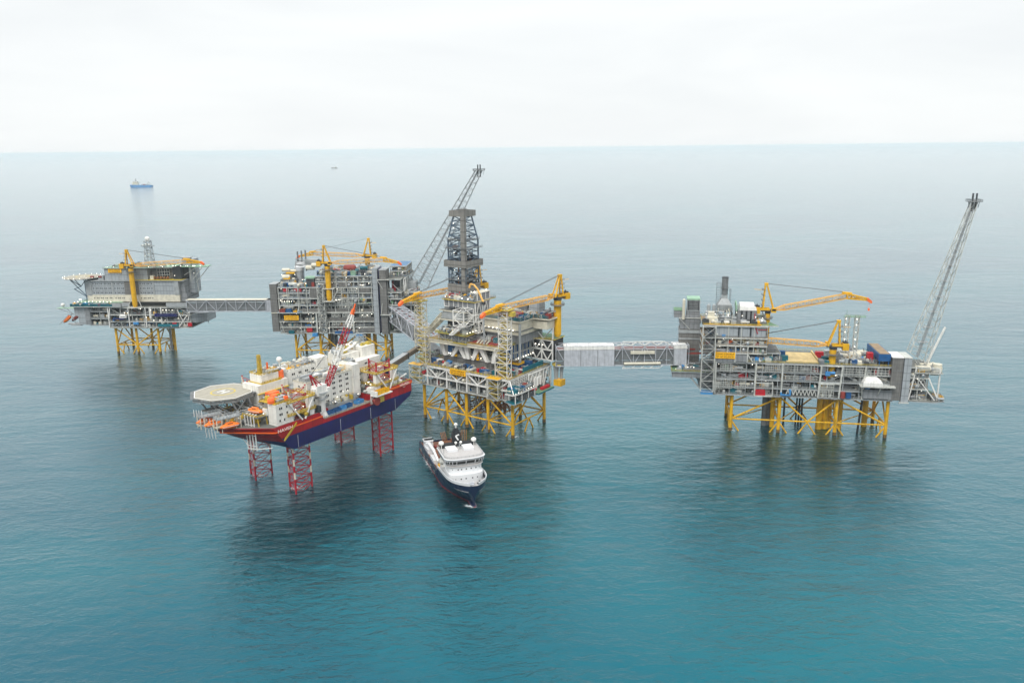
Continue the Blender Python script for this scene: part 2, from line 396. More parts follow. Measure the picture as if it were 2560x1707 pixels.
PAL = ['mid_grey']*6 + ['light_grey']*6 + ['white_steel']*5 + ['dark_grey']*5 + ['silver']*3 + ['blue', 'teal', 'teal', 'red', 'rust_red', 'deck_green', 'yellow', 'cream', 'cream', 'light_blue']
EXTRA = {}
def emit(root, name, m, mt):
    # past 95 of one part on one thing the rest go into a single mass
    if limited(root, name): return m.build(name, mt, root)
    e = EXTRA.setdefault(root.name, (root, MB(), []))
    if mt not in e[2]: e[2].append(mt)
    E_ = e[1]; b = len(E_.v); E_.v += m.v; k = e[2].index(mt)
    for f in m.f: E_.f.append([b+i for i in f]); E_.mi.append(k)
def clutter(root, x0, x1, y0, y1, z, h, n, pal=PAL, big=1.):
    """process equipment standing on the floor z inside the given box"""
    for i in range(int(n*2.1)):
        x, y = rng.uniform(x0, x1), rng.uniform(y0, y1); k = rng.random(); c = rng.choice(pal)
        if k < .38:
            a, b, hh = rng.uniform(.7, 2.2)*big, rng.uniform(.6, 1.6)*big, min(h, rng.uniform(1.2, 3.6)*big)
            m = MB().box(x-a, x+a, y-b, y+b, z, z+hh)
            m.box(x-a*.6, x+a*.1, y-b*.5, y+b*.5, z+hh, z+hh+.4)
            m.box(x-a-.08, x+a+.08, y-b-.08, y+b+.08, z+hh*.48, z+hh*.54)
            emit(root, 'equipment_cabinet', m, c)
        elif k < .58:
            r = min(h*.3, rng.uniform(.6, 1.3)*big); ln = rng.uniform(3, 8)*big; ax = 'x' if rng.random() < .6 else 'y'
            zz = z + r + .7
            m = MB().capsule((x, y, zz), r, ln, ax, 10)
            for d in (-.3, .3):
                if ax == 'x': m.box(x+d*ln-.3, x+d*ln+.3, y-r*.8, y+r*.8, z, zz-r*.5)
                else: m.box(x-r*.8, x+r*.8, y+d*ln-.3, y+d*ln+.3, z, zz-r*.5)
            m.cyl((x, y, zz), (x, y, min(z+h, zz+r+1.2)), .22, n=6)
            emit(root, 'process_vessel', m, rng.choice(['light_grey', 'silver', 'white_steel', 'cream', c]))
        elif k < .88:
            m = MB(); a = rng.random() < .6; ln = rng.uniform(3, 11)
            for j in range(rng.randint(2, 5)):
                r = rng.uniform(.12, .34); zz = z + rng.uniform(.5, max(.9, h*.75)); o = j*.75
                p = (x, y+o, zz) if a else (x+o, y, zz); q = (x+ln, y+o, zz) if a else (x+o, y+ln, zz)
                q = (min(q[0], x1+1), min(q[1], y1+1), q[2])
                m.cyl(p, q, r, n=7); m.cyl(p, (p[0], p[1], z), r, n=7)
                if rng.random() < .6: m.cyl(q, (q[0], q[1], min(z+h, zz+rng.uniform(1, 3))), r, n=7)
                m.ball(q, r*1.3, 6, 4)
            emit(root, 'pipework', m, rng.choice(['silver', 'light_grey', 'white_steel', 'mid_grey', 'mid_grey', c]))
        else:
            s = rng.uniform(1, 2)*big
            m = MB()
            A = [(x-s,y-s,z),(x+s,y-s,z),(x+s,y+s,z),(x-s,y+s,z)]; B = [(p[0],p[1],z+min(h,s*1.6)) for p in A]
            m.lattice(A, B, 1, .22); m.cyl((x, y, z+.2), (x, y, z+min(h, s*1.4)), s*.35, n=8)
            emit(root, 'valve_skid', m, rng.choice(['white_steel', 'yellow', 'light_grey']))

def lamps(root, pts, r=.34):
    for p in pts:
        if not limited(root, 'floodlight', 96): return
        MB().ball(p, r*rng.uniform(.42, .85), 8, 5).build('floodlight', 'lamp_glow', root)

def deck_plate(root, poly, z, t, m='deck_grey', edge='white_steel', ed=.9):
    """walking plate with a deep painted edge beam round it"""
    MB().prism(poly, z-t, z).build('deck_plate', m, root)
    e = MB(); n = len(poly); cx = sum(p[0] for p in poly)/n; cyy = sum(p[1] for p in poly)/n
    for i in range(n):
        a, b = poly[i], poly[(i+1) % n]
        e.beam((a[0], a[1], z-ed/2-.05), (b[0], b[1], z-ed/2-.05), .5, ed)
    e.build('deck_edge_beam', edge, root)
def rect(x0, x1, y0, y1): return [(x0,y0),(x1,y0),(x1,y1),(x0,y1)]

def stair_tower(root, x, y, w, d, z0, z1, m='white_steel', inner='mid_grey', name='stair_tower', n=None):
    n = n or max(2, int((z1-z0)/w/.9))
    A = [(x,y,z0),(x+w,y,z0),(x+w,y+d,z0),(x,y+d,z0)]; B = [(p[0],p[1],z1) for p in A]
    o = MB().lattice(A, B, n, .42, .28).build(name, m, root)
    s = MB(); k = int((z1-z0)/3.2)
    for i in range(k):
        za = z0 + i*(z1-z0)/k; zb = za + (z1-z0)/k
        xa, xb = (x+.8, x+w-.8) if i % 2 else (x+w-.8, x+.8)
        s.beam((xa, y+d*.5, za), (xb, y+d*.5, zb), 1.1, .3); s.box(x+.3, x+w-.3, y+d*.2, y+d*.8, zb-.12, zb)
    s.build('stair_flights', inner, o)
    return o

SIGN_N = [0]
def sign_board(fr, u0, u1, v, z0, z1, l1, l2, label):
    w_, h_ = u1-u0, z1-z0
    r = fr.thing('name_sign', (u0+u1)/2, v, z0, label, 'sign', 'yellow name boards on the platforms')
    MB().box(-w_/2, w_/2, -.2, .2, 0, h_).build('board', 'sign_yellow', r)
    MB().box(-w_/2-.1, w_/2+.1, .2, .45, .3, .6).box(-w_/2-.1, w_/2+.1, .2, .45, h_-.6, h_-.3).build('bracket', 'mid_grey', r)
    sz = h_*.46
    a = text_part(l1, sz, r, (0, -.24, h_*.72), (R(90), 0, 0), 'letter_brown')
    b = text_part(l2, sz, r, (0, -.24, h_*.27), (R(90), 0, 0), 'letter_brown')
    for o in (a, b):
        xs = [v.co.x for v in o.data.vertices]; wd = max(xs)-min(xs)
        o.scale = (w_*(.9 if o is a else .86)/wd, 1, 1)

def container(fr, u, v, z, lx, ly, h, m, label, rot=0, group='cargo containers on the decks', kind='cargo_container'):
    r = fr.thing(kind, u, v, z, label, 'container', group, rot)
    b = MB().box(-lx/2+.08, lx/2-.08, -ly/2+.08, ly/2-.08, .15, h-.1)
    k = int(lx/.9)
    for i in range(1, k):
        for sgn in (-1, 1): b.box(-lx/2+i*lx/k-.14, -lx/2+i*lx/k+.14, sgn*ly/2-.1, sgn*ly/2+.1, .3, h-.3)
    b.build('body', m, r)
    f = MB()
    for x in (-lx/2, lx/2):
        for y in (-ly/2, ly/2): f.beam((x, y, 0), (x, y, h+.1), .24)
    for z_ in (.1, h):
        for a, c_ in (((-lx/2,-ly/2,z_),(lx/2,-ly/2,z_)), ((-lx/2,ly/2,z_),(lx/2,ly/2,z_)), ((-lx/2,-ly/2,z_),(-lx/2,ly/2,z_)), ((lx/2,-ly/2,z_),(lx/2,ly/2,z_))): f.beam(a, c_, .24)
    f.build('corner_frame', m, r)
    return r

def basket(fr, u, v, z, lx, ly, h, m, load, label, rot=0):
    """open-topped cargo basket with a load in it"""
    r = fr.thing('cargo_basket', u, v, z, label, 'basket', 'open cargo baskets on the decks', rot)
    b = MB().box(-lx/2, lx/2, -ly/2, ly/2, .1, .35)
    b.box(-lx/2, lx/2, -ly/2, -ly/2+.18, .35, h).box(-lx/2, lx/2, ly/2-.18, ly/2, .35, h)
    b.box(-lx/2, -lx/2+.18, -ly/2+.18, ly/2-.18, .35, h).box(lx/2-.18, lx/2, -ly/2+.18, ly/2-.18, .35, h)
    b.build('basket_frame', m, r)
    g = MB()
    for i in range(5): g.cyl((-lx/2+.5, -ly/2+.5+i*(ly-1)/4, .6+.2*(i % 2)), (lx/2-.6, -ly/2+.5+i*(ly-1)/4, .6+.2*(i % 2)), .22, n=6)
    g.build('pipe_load', load, r); return r

def crane(fr, u, v, z0, zt, heading, blen, knee, tip, apex_h, label, r0=2.4, lift=0., ring=True, whip=True, hook=0):
    """pedestal crane. heading deg in the frame; blen = pivot-to-knee length, knee/tip = heights relative to slewing level"""
    root = fr.thing('pedestal_crane', u, v, z0, label, 'crane', 'yellow pedestal cranes', heading)
    H = zt - z0
    MB().cyl((0,0,2.2), (0,0,H-1.6), r0, n=20).cyl((0,0,-.0), (0,0,2.2), r0*.7, r0, n=20).build('pedestal', 'yellow', root, smooth=False)
    MB().cyl((0,0,H-1.6), (0,0,H), r0*1.1, n=20).build('slew_ring', 'dark_grey', root)
    if ring:
        m = MB().cyl((0,0,H-5.2), (0,0,H-4.9), r0*1.9, n=20); 
        pts = [(r0*1.9*math.cos(a*.6283), r0*1.9*math.sin(a*.6283), H-4.9) for a in range(10)]
        m.rail(pts, 1.2, .12, 4, True); m.build('access_ring', 'mid_grey', root)
    p = MB().box(-4.8, 4.6, -2.6, 2.6, H, H+.7); p.build('slewing_platform', 'dark_grey', root)
    MB().box(-9.2, -5.4, -3.0, 3.0, H-1.6, H+2.6).box(-5.5, 1, -2.4, -1.6, H+.7, H+2).box(-5.5, 1, 1.6, 2.4, H+.7, H+2).build('engine_house', 'yellow', root)
    e = MB()
    for k in range(5): e.cyl((-8.4+k*.6, -1.6+.8*(k % 4), H+2.6), (-8.4+k*.6, -1.6+.8*(k % 4), H+3.6+.5*(k % 3)), .35, n=7)
    e.box(-8.8, -6, -1, 1.6, H+2.6, H+3.6); e.build('exhaust_unit', 'dark_grey', root)
    c = MB().box(1.6, 4.6, -4.6, -2.5, H-.4, H+2.6).build('cab', 'yellow', root)
    MB().box(4.6, 4.75, -4.3, -2.8, H+.6, H+2.2).box(2.0, 4.3, -4.72, -4.6, H+.8, H+2.2).build('window', 'glass', c)
    # A-frame mast: two raking front legs, two nearly upright back legs
    A = MB(); top = apex_h
    for s in (-1, 1):
        A.beam((3.6, s*2.0, H+.6), (-1.6, s*.7, H+top), .85, .7); A.beam((-3.6, s*2.0, H+.6), (-2.6, s*.7, H+top), .85, .7)
    A.box(-3.2, -.9, -1.2, 1.2, H+top-.6, H+top+.9)
    for k in range(1, 5):
        f = k/5
        A.beam((3.6-5.2*f, -2+1.3*f, H+top*f), (3.6-5.2*f, 2-1.3*f, H+top*f), .35)
        A.beam((-3.6+1*f, -2+1.3*f, H+top*f), (-3.6+1*f, 2-1.3*f, H+top*f), .35)
    am = A.build('a_frame_mast', 'yellow', root)
    q = MB()
    for k in range(1, 5): q.box(-4.6, -2.4, -1.9, 1.9, H+top*k/5, H+top*k/5+.15).rail([(-4.6,-1.9,H+top*k/5),(-4.6,1.9,H+top*k/5)], .9, .12)
    q.beam((-2.2, 0, H+top), (-2.2, 0, H+top+2.2), .15)
    q.build('mast_platforms', 'mid_grey', am)
    if whip: MB().beam((-2.6, 0, H+top*.78), (-9.5, 1, H+top*.8), .28).build('antenna_arm', 'crane_orange', am)
    # boom
    px, pz = 4.4, H+1.2
    d = 3.3
    def sect(x, z, hh, ww): return [(x,-ww/2,z-hh/2),(x,ww/2,z-hh/2),(x,ww/2,z+hh/2),(x,-ww/2,z+hh/2)]
    x1_, x2_, x3_ = px+6, px+blen*.86, px+blen
    zz = lambda x: pz + (H+knee-pz)*(x-px)/blen
    B = MB()
    B.lattice(sect(px, pz, .8, 2.6), sect(x1_, zz(x1_), d, 2.6), 2, .5, .3)
    n = max(6, int((x2_-x1_)/3.4))
    B.lattice(sect(x1_, zz(x1_), d, 2.6), sect(x3_, zz(x3_), d, 2.4), n, .42, .22, chords=True)
    B.build('boom', 'crane_orange', root)
    wlk = MB().beam((x1_, 0, zz(x1_)-.6), (x3_, 0, zz(x3_)-.6), 1.2, .08); wlk.rail([(x1_, -.6, zz(x1_)-.55), (x3_, -.6, zz(x3_)-.55)], 1.1, .1, 3)
    wlk.build('boom_walkway', 'light_grey', root)
    K = MB(); K.beam((x3_-3, 0, zz(x3_)+d/2+.4), (x3_+3, 0, zz(x3_)+d/2-.2), 2.2, 1.6)
    tx = x3_ + 13; tz = H + tip
    K.lattice(sect(x3_, zz(x3_), d, 2.4), sect(tx, tz, 1.2, 1.6), 4, .7, .5); K.build('boom_head', 'yellow', root)
    MB().lattice(sect(tx, tz, 1.3, 1.7), sect(tx+2.6, tz-1.8, .9, 1.2), 1, .9, .8).build('boom_tip', 'tip_orange', root)
    W_ = MB()
    for s in (-.9, -.3, .3, .9): W_.beam((-2, s, H+top+.5), (x3_-1, s*1.1, zz(x3_)+d/2+.8), .13)
    W_.build('suspension_ropes', 'mid_grey', root)
    if hook:
        MB().beam((tx+1.5, 0, tz-1), (tx+1.5, 0, tz-hook), .12).box(tx+1, tx+2, -.5, .5, tz-hook-1.6, tz-hook).build('hook_block', 'tip_orange', root)
    return root

def flare(fr, u, v, base, topc, topw, n, label, m='white_steel', pw=.55):
    """inclined flare boom; base = 4 corner points in the frame relative to (u,v,0), topc = centre of the top"""
    r = fr.thing('flare_boom', u, v, 0, label, 'flare boom')
    A = [Vector(p) for p in base]; T = Vector(topc); h = topw/2
    B = [T+Vector((-h,-h,0)), T+Vector((h,-h,0)), T+Vector((h,h,0)), T+Vector((-h,h,0))]
    l = MB(); l.lattice(A, B, n, pw, pw*.55)
    l.build('boom_lattice', m, r)
    p = MB(); cA = sum(A, Vector())/4
    for k in (-.8, .1, .9): p.cyl(cA+Vector((k, k*.5, 0)), T+Vector((k*.6, 0, 1)), .3, n=7)
    p.build('flare_pipes', 'silver', r)
    pl = MB().box(T.x-h-2, T.x+h+2, T.y-h-2, T.y+h+2, T.z-.3, T.z)
    pl.rail([(T.x-h-2,T.y-h-2,T.z),(T.x+h+2,T.y-h-2,T.z),(T.x+h+2,T.y+h+2,T.z),(T.x-h-2,T.y+h+2,T.z)], 1.3, .2, 3, True)
    for k in (-1, 0, 1): pl.beam((T.x+k*(h+1), T.y, T.z-4), (T.x+k*(h+1.6), T.y, T.z), .3)
    pl.build('top_platform', 'mid_grey', r)
    t = MB()
    for dx in (-1, 1.2): t.cyl((T.x+dx, T.y, T.z-6), (T.x+dx, T.y, T.z+5), .55, n=10)
    t.build('flare_tip', 'dark_grey', r)
    q = MB()
    for i in range(2, n, 2):
        c_ = cA.lerp(T, i/n); s_ = 1 + 2.6*(1-i/n); q.box(c_.x-s_, c_.x+s_, c_.y-s_*.5, c_.y+s_*.5, c_.z, c_.z+.2)
    q.build('rest_landings', 'light_grey', r)
    return r

def frame_face(m, x0, x1, y, z0, z1, n, axis='x', r=.5, kind='V', thin=.35):
    """portal frame on one face: columns and V / W bracing"""
    P = (lambda a, z: (a, y, z)) if axis == 'x' else (lambda a, z: (y, a, z))
    for i in range(n+1):
        a = x0 + (x1-x0)*i/n; m.beam(P(a, z0), P(a, z1), r)
    m.beam(P(x0, z1-.15), P(x1, z1-.15), r*.7)
    for i in range(n):
        a, b = x0+(x1-x0)*i/n, x0+(x1-x0)*(i+1)/n
        if kind == 'V': m.beam(P(a, z1), P((a+b)/2, z0), thin); m.beam(P((a+b)/2, z0), P(b, z1), thin)
        elif kind == 'A': m.beam(P(a, z0), P((a+b)/2, z1), thin); m.beam(P((a+b)/2, z1), P(b, z0), thin)
        elif kind == 'X': m.beam(P(a, z0), P(b, z1), thin); m.beam(P(a, z1), P(b, z0), thin)
        elif kind == 'Z':
            if i % 2: m.beam(P(a, z0), P(b, z1), thin)
            else: m.beam(P(a, z1), P(b, z0), thin)
    return m
def ladder_wall(m, x0, x1, y, z0, z1, nx, nz, t=.3, axis='x'):
    P = (lambda a, z: (a, y, z)) if axis == 'x' else (lambda a, z: (y, a, z))
    for i in range(nx+1): a = x0+(x1-x0)*i/nx; m.beam(P(a, z0), P(a, z1), t)
    for j in range(nz+1): z = z0+(z1-z0)*j/nz; m.beam(P(x0, z), P(x1, z), t)
    return m
def open_module(root, x0, x1, y0, y1, zs, nb, per_bay=3, back=8, sides='fr', edge='white_steel', deckm='deck_grey', kinds='V-', big=1., colm='white_steel', lamp=.25, top=True, yf=None):
    """open steel storeys: plates, columns, bracing, dark core behind, machinery in front of it"""
    for k, z in enumerate(zs):
        if k == len(zs)-1 and not top: break
        deck_plate(root, rect(x0, x1, y0, y1), z, .45, deckm, edge)
    for k, (a, b) in enumerate(zip(zs, zs[1:])):
        zt = b - .5
        kd = kinds[k % len(kinds)]
        m = MB(); frame_face(m, x0+.3, x1-.3, y0+.3, a, zt, nb, 'x', .5, kd, .34)
        m.build('front_frame', colm, root)
        if 'r' in sides:
            m = MB(); frame_face(m, y0+.3, y1-.3, x1-.3, a, zt, max(2, int((y1-y0)/9)), 'y', .5, kd, .34); m.build('side_frame', colm, root)
        if 'l' in sides:
            m = MB(); frame_face(m, y0+.3, y1-.3, x0+.3, a, zt, max(2, int((y1-y0)/9)), 'y', .5, kd, .34); m.build('side_frame', colm, root)
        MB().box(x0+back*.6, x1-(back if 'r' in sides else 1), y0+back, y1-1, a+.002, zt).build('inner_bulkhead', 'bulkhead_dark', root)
        clutter(root, x0+1.5, x1-2, y0+1.6, y0+back-1.5, a, zt-a-.3, int(per_bay*nb), big=big)
        if 'r' in sides: clutter(root, x1-back+1, x1-1.6, y0+back, y1-2, a, zt-a-.3, int(per_bay*(y1-y0)/10), big=big)
        nl = int(lamp*nb*2)
        lamps(root, [(rng.uniform(x0+2, x1-2), y0+rng.uniform(.8, 3), zt-rng.uniform(.6, 1.6)) for _ in range(nl)])
        m = MB(); m.rail([(x0, y0, a), (x1, y0, a)], 1.2, .13, 3)
        if 'r' in sides: m.rail([(x1, y0, a), (x1, y1, a)], 1.2, .13, 3)
        m.build('handrail', 'light_grey', root)
        # overhead pipe racks and cable ladders running along the front
        m = MB()
        for q in range(3):
            yy = y0+1.2+q*1.7; zz = zt-.6-q*.5; m.cyl((x0+1, yy, zz), (x1-1, yy, zz), .22, n=6)
        m.build('pipe_rack', 'silver', root)
def top_rail(root, poly, z, m='rail_yellow'):
    MB().rail([(x, y, z) for x, y in poly], 1.25, .14, 3, True).build('handrail', m, root)
# ================================================================== platform 4 : riser platform (right)
r4 = F4.thing('offshore_platform', 0, 0, 0, 'long low grey platform on yellow legs at the right, with two yellow cranes', 'platform', 'oil platforms linked by bridges')
jacket(r4, [(0,'L',1),(31.5,'H',1),(50,'L',0),(68,'H',1),(99.9,'L',1)], 31)
for x, y, r, m_ in ((24,14,1.9,'mid_grey'),(26.6,16,1.9,'mid_grey'),(29,12,1.6,'jacket_yellow'),(60,12,2.2,'jacket_yellow'),(64,13,2.2,'jacket_yellow'),(67,16,1.9,'jacket_yellow'),(62,18,1.9,'jacket_yellow'),(74,14,1.4,'jacket_yellow'),(48,20,.7,'black'),(50,21,.7,'black'),(46,19,.6,'black'),(38,20,.7,'black'),(92,22,1.9,'jacket_yellow')):
    MB().cyl((x,y,-3),(x,y,27),r,n=14).build('caisson', m_, r4)
MB().cyl((86,8,27),(83.5,5,-3),.75,n=10).build('riser_pipe','black',r4)
m = MB(); ladder_wall(m, 28, 34, 12, 8, 26, 2, 6, .4); ladder_wall(m, 59, 70, 16, 8, 26, 3, 6, .4); m.build('caisson_guides', 'jacket_yellow', r4)
open_module(r4, -13, 101, -4, 32, [27.2, 32.6, 38.2, 43.8, 49.6], 11, 3.2, 8, 'fl', kinds='--Z-', top=True, deckm='deck_grey', edge='light_grey', colm='light_grey')
# heavy front members
m = MB()
for x in (-12, 14, 31, 54.5, 67.6, 82, 99): m.beam((x,-4.4,27),(x+ (0 if x < 50 else 1),-4.4,49.5),1.0)
m.beam((54,-4.6,37),(68,-4.6,37),.8); m.beam((54,-4.6,49),(68,-4.6,49),.8); m.build('main_column', 'white_steel', r4)
m = MB()
for (a, b, z0, z1, nx, nz) in ((-11,-1,31.5,37,7,4),(1,8,31.5,36.5,4,3),(20,30,44,48.6,8,3),(32,53,44.5,49,10,3),(69,83,42.5,49,7,4),(84,97,43.5,49,6,3),(-9,-1,43,48,5,4),(33,53,39,41.5,8,2)):
    ladder_wall(m, a, b, -4.9, z0, z1, nx, nz, .24)
m.build('wind_screen_grid', 'white_steel', r4)
# lifting frame around the red container and stair cage
m = MB()
for x in (13.5, 25): m.beam((x,-7.2,27.5),(x,-7.2,36.5),.6); m.beam((x,-7.2,36.5),(x,-4,36.5),.5); m.beam((x,-7.2,27.5),(x,-4,27.5),.5)
m.beam((13.5,-7.2,36.5),(25,-7.2,36.5),.6); m.beam((13.5,-7.2,27.5),(25,-7.2,27.5),.7); m.box(13.5,25,-7.2,-4.1,27.3,27.5)
m.build('landing_frame', 'white_steel', r4)
m = MB(); ladder_wall(m, 55.5, 64, -5.2, 27.6, 36.6, 6, 5, .25); frame_face(m, 55.5, 64, -5.25, 27.6, 36.6, 4, 'x', .2, 'Z', .25); m.build('stair_cage', 'white_steel', r4)
m = MB()
for i in range(8): m.beam((34+i*2.4,-5,28.2),(35.2+i*2.4,-5,32.3),.5); m.beam((36.4+i*2.4,-5,28.2),(35.2+i*2.4,-5,32.3),.5)
m.build('zigzag_truss', 'white_steel', r4)
MB().box(30.5,37,-6,-4.2,28,28.6).box(36,37.2,-6,-4.2,28.6,32).box(30.5,31.4,-6,-4.2,28.6,30).build('landing_platform', 'light_blue', r4)
MB().box(58,61,-5.6,-3.6,42.6,45.2).cyl((61,-4.6,44.4),(64,-4.6,44.4),.9,n=8).build('winch_cover', 'light_blue', r4)
# inflated white shelter on its bracket
sh = MB(); P_ = []
sh.frustum((81,93,-9,-3.9),(81,93,-9,-3.9),37.4,39.6).frustum((81,93,-9,-3.9),(82,91.6,-8.2,-4),39.6,41.6).frustum((82,91.6,-8.2,-4),(84,89.6,-7.2,-4.2),41.6,42.9)
sh.build('fabric_shelter', 'bright_white', r4)
MB().box(79.5,101,-9.3,-4.1,36.6,37.3).beam((80,-9,36.6),(82,-4,28),.5).beam((92,-9,36.6),(91,-4,28),.5).build('shelter_bracket', 'white_steel', r4)
MB().box(82,100,-5.3,-4.2,28,34).build('louvred_wall', 'panel_grey', r4)
# left overhang with sloping prop
MB().box(-40.5,-13.2,2,26,35.8,39.4).build('overhang_box', 'panel_grey', r4)
deck_plate(r4, rect(-41,-13.2,1.6,26.4), 40.1, .4, 'deck_green', 'light_grey', .5); top_rail(r4, rect(-41,-13.4,1.6,26.4), 40.1)
MB().beam((-29,3,37),(-21,3,28),1.1).build('raking_prop', 'light_grey', r4); MB().beam((-29,24,37),(-21,24,28),1.1).build('raking_prop', 'light_grey', r4)
MB().box(-33,-19,2.5,14,40.2,41.6).box(-22,-13.4,4,24,28,35.7).build('deck_house', 'mid_grey', r4)
clutter(r4, -38, -15, 4, 24, 40.1, 5, 12)
lamps(r4, [(-38,3,41.5),(-30,3,43),(-28,3,43),(-26,3,43)])
stair_tower(r4, -21.6, -8.6, 8.2, 5, 29.5, 74, 'white_steel')
MB().box(-21.5,-13.5,-8.4,-4.2,27.6,29.3).build('tower_foot', 'light_blue', r4)
# upper process block
open_module(r4, -21.5, 20.5, -2, 28, [55.6, 60.6, 65.8, 74], 5, 3, 6, 'fr', kinds='-Z-', edge='white_steel', deckm='deck_tan')
MB().box(-12.9,19.5,-1.2,26.5,66,73.4).build('process_hall', 'panel_light', r4)
m = MB()
for x in (2, 9.5): m.cyl((x,-1.6,66.2),(x,-1.6,73.3),.45,n=8)
m.build('vertical_duct', 'black', r4)
m = MB().cyl((12.5,5.6,81),(12.5,5.6,74.2),.3,n=8).cyl((12.5,-1.7,73.2),(14,-1.7,68.6),.3,n=8).cyl((14,-1.7,71.4),(20,-1.7,71.4),.25,n=6)
m.build('fire_main', 'rig_red', r4)
MB().box(-13,0,-4.8,1,49.9,55.4).box(.2,8,-4.8,1,49.9,55.3).build('louvre_box', 'panel_grey', r4)
m = MB()
for x in (-12.8,.1,8): m.beam((x,-4.9,49.6),(x,-4.9,61),.6)
m.beam((8,-4.9,55.4),(11.5,-4.9,50),.6).beam((-13,-4.9,55.5),(8,-4.9,55.5),.5); m.build('front_post', 'white_steel', r4)
deck_plate(r4, [(16,-2),(27,-2),(22.5,12),(17,12)], 74.4, .3, 'deck_green', 'white_steel', .5)
MB().prism([(13.5,-1.6),(17,-1.6),(13,13),(10.5,13)], 74.06, 74.5).prism([(-21,-1.6),(-16,-1.6),(-17.5,14),(-21,14)], 74.06, 74.4).box(-16,20,-1.7,-.2,74.06,74.36).build('yellow_walkway', 'yellow', r4)
top_rail(r4, rect(-21.5,20.5,-2,28), 74.1)
# gas turbine exhaust
m = MB(); m.box(-11,-1.8,16.5,25,79.4,84.2)
for i in range(6): m.box(-11.3,-1.5,16.2,25.3,79.7+i*.75,79.95+i*.75)
m.frustum((-11,-1.8,16.5,25),(-8.6,-4.4,18.8,23),84.2,88.2).box(-8.4,-4.6,19,22.8,88.2,90.6)
ex = m.build('exhaust_hood', 'light_grey', r4)
MB().cyl((-6.5,20.8,90.6),(-6.5,20.8,102.3),2.15,n=18).build('exhaust_stack', 'mid_grey', ex)
m = MB(); ladder_wall(m, -12, -9.2, 20, 84, 99, 1, 12, .25); ladder_wall(m, -3.2, -2.4, 20, 84, 95, 1, 8, .25); m.cyl((-6.5,20.8,95),(-6.5,20.8,95.4),2.8,n=14); m.build('stack_ladder', 'mid_grey', ex)
MB().cyl((-6.5,20.8,102.3),(-6.5,20.8,102.9),2.35,1.9,n=18).build('stack_cap', 'dark_grey', ex)
m = MB(); m.lattice([(-12,17,74.1),(-1,17,74.1),(-1,25,74.1),(-12,25,74.1)],[(-12,17,79.4),(-1,17,79.4),(-1,25,79.4),(-12,25,79.4)],1,.5,.35); m.build('hood_support', 'mid_grey', r4)
MB().box(-18.6,-12,1,6,74.2,78.4).box(-18,-14,3,7,78.4,81.6).build('white_cabin', 'cream', r4)
MB().capsule((-6,1.5,75.6),1.3,4,'x').build('lifeboat_canister', 'bright_white', r4)
MB().box(-6,.5,2.6,6,74.2,78.2).build('equipment_cabinet', 'light_grey', r4)
m = MB()
for x in (-17,-13.5): m.cyl((x,16,74.2),(x,16,83.5),1.2,n=10).ball((x,16,83.5),1.25,8,5)
m.build('scrubber_column', 'light_grey', r4)
m = MB().box(1.5,13.8,6,25,74.2,82.6)
m.build('filter_house', 'panel_grey', r4)
m = MB()
for i in range(4): m.frustum((2.5+i*.3,13.6+i*.1,6.2+i*4.6,10.4+i*4.6),(3+i*.3,13+i*.1,6.6+i*4.6,10+i*4.6),82.7,85.2)
m.build('filter_hood', 'bright_white', r4)
m = MB(); [m.box(.2+k*.25,1+k*.25,6.5+4.6*k,9.8+4.6*k,82,86.2) for k in range(4)]; m.build('filter_flap', 'pale_green', r4)
m = MB(); [m.cyl((4+3*k,5.6,74.2),(4+3*k,5.6,82.4),.5,n=8) for k in range(3)]; m.build('vertical_duct', 'black', r4)
clutter(r4, -20, 19, 0, 5, 74.1, 6, 16); clutter(r4, -20, 0, 6, 15, 74.1, 9, 16, big=1.3); clutter(r4, 14, 19, 3, 26, 74.1, 6, 12)
lamps(r4, [(rng.uniform(-20,19), rng.uniform(-1,12), 76+rng.uniform(0,5)) for _ in range(16)])
# flare-gas / heat-recovery tower at the left
MB().box(-36,-21.6,20,32,40.2,66).build('recovery_tower', 'windwall', r4)
MB().box(-35.6,-22,19.9,31,66,70).box(-36.3,-21.4,19.6,31.6,70,73.6).build('tower_collar', 'panel_grey', r4)
MB().box(-36.4,-21.4,19.5,31.8,63,65.2).box(-36.2,-21.6,19.6,31.8,58.6,59.4).build('tower_band', 'light_grey', r4)
MB().box(-31.5,-22.5,20,31,74,79).build('tower_house', 'panel_grey', r4)
m = MB().box(-31,-23,19.9,30.6,79,86.4); m.build('tower_louvre', 'bulkhead_dark', r4)
m = MB(); ladder_wall(m, -31.2, -22.8, 19.7, 79, 86.4, 1, 1, .5); ladder_wall(m,-30,-24,19.8,79.5,86,7,6,.14); m.build('louvre_frame', 'light_grey', r4)
MB().box(-31.4,-22.6,19.4,31,86.5,87.5).build('green_roof', 'pale_green', r4)
MB().box(-40,-34.6,19.6,30,74,78.8).build('side_cabin', 'panel_grey', r4)
MB().box(-40.2,-34.4,19.4,30.2,78.85,79.3).build('green_roof', 'deck_green', r4)
MB().cyl((-33.6,18.6,73),(-33.6,18.6,86.5),.95,n=10).ball((-33.6,18.6,86.5),1,8,5).build('vent_pipe', 'cream', r4)
MB().beam((-36.6,19,74),(-29,19,66),.35).beam((-36.6,19,73.9),(-21.4,19,73.9),.5).build('tower_strut', 'white_steel', r4)
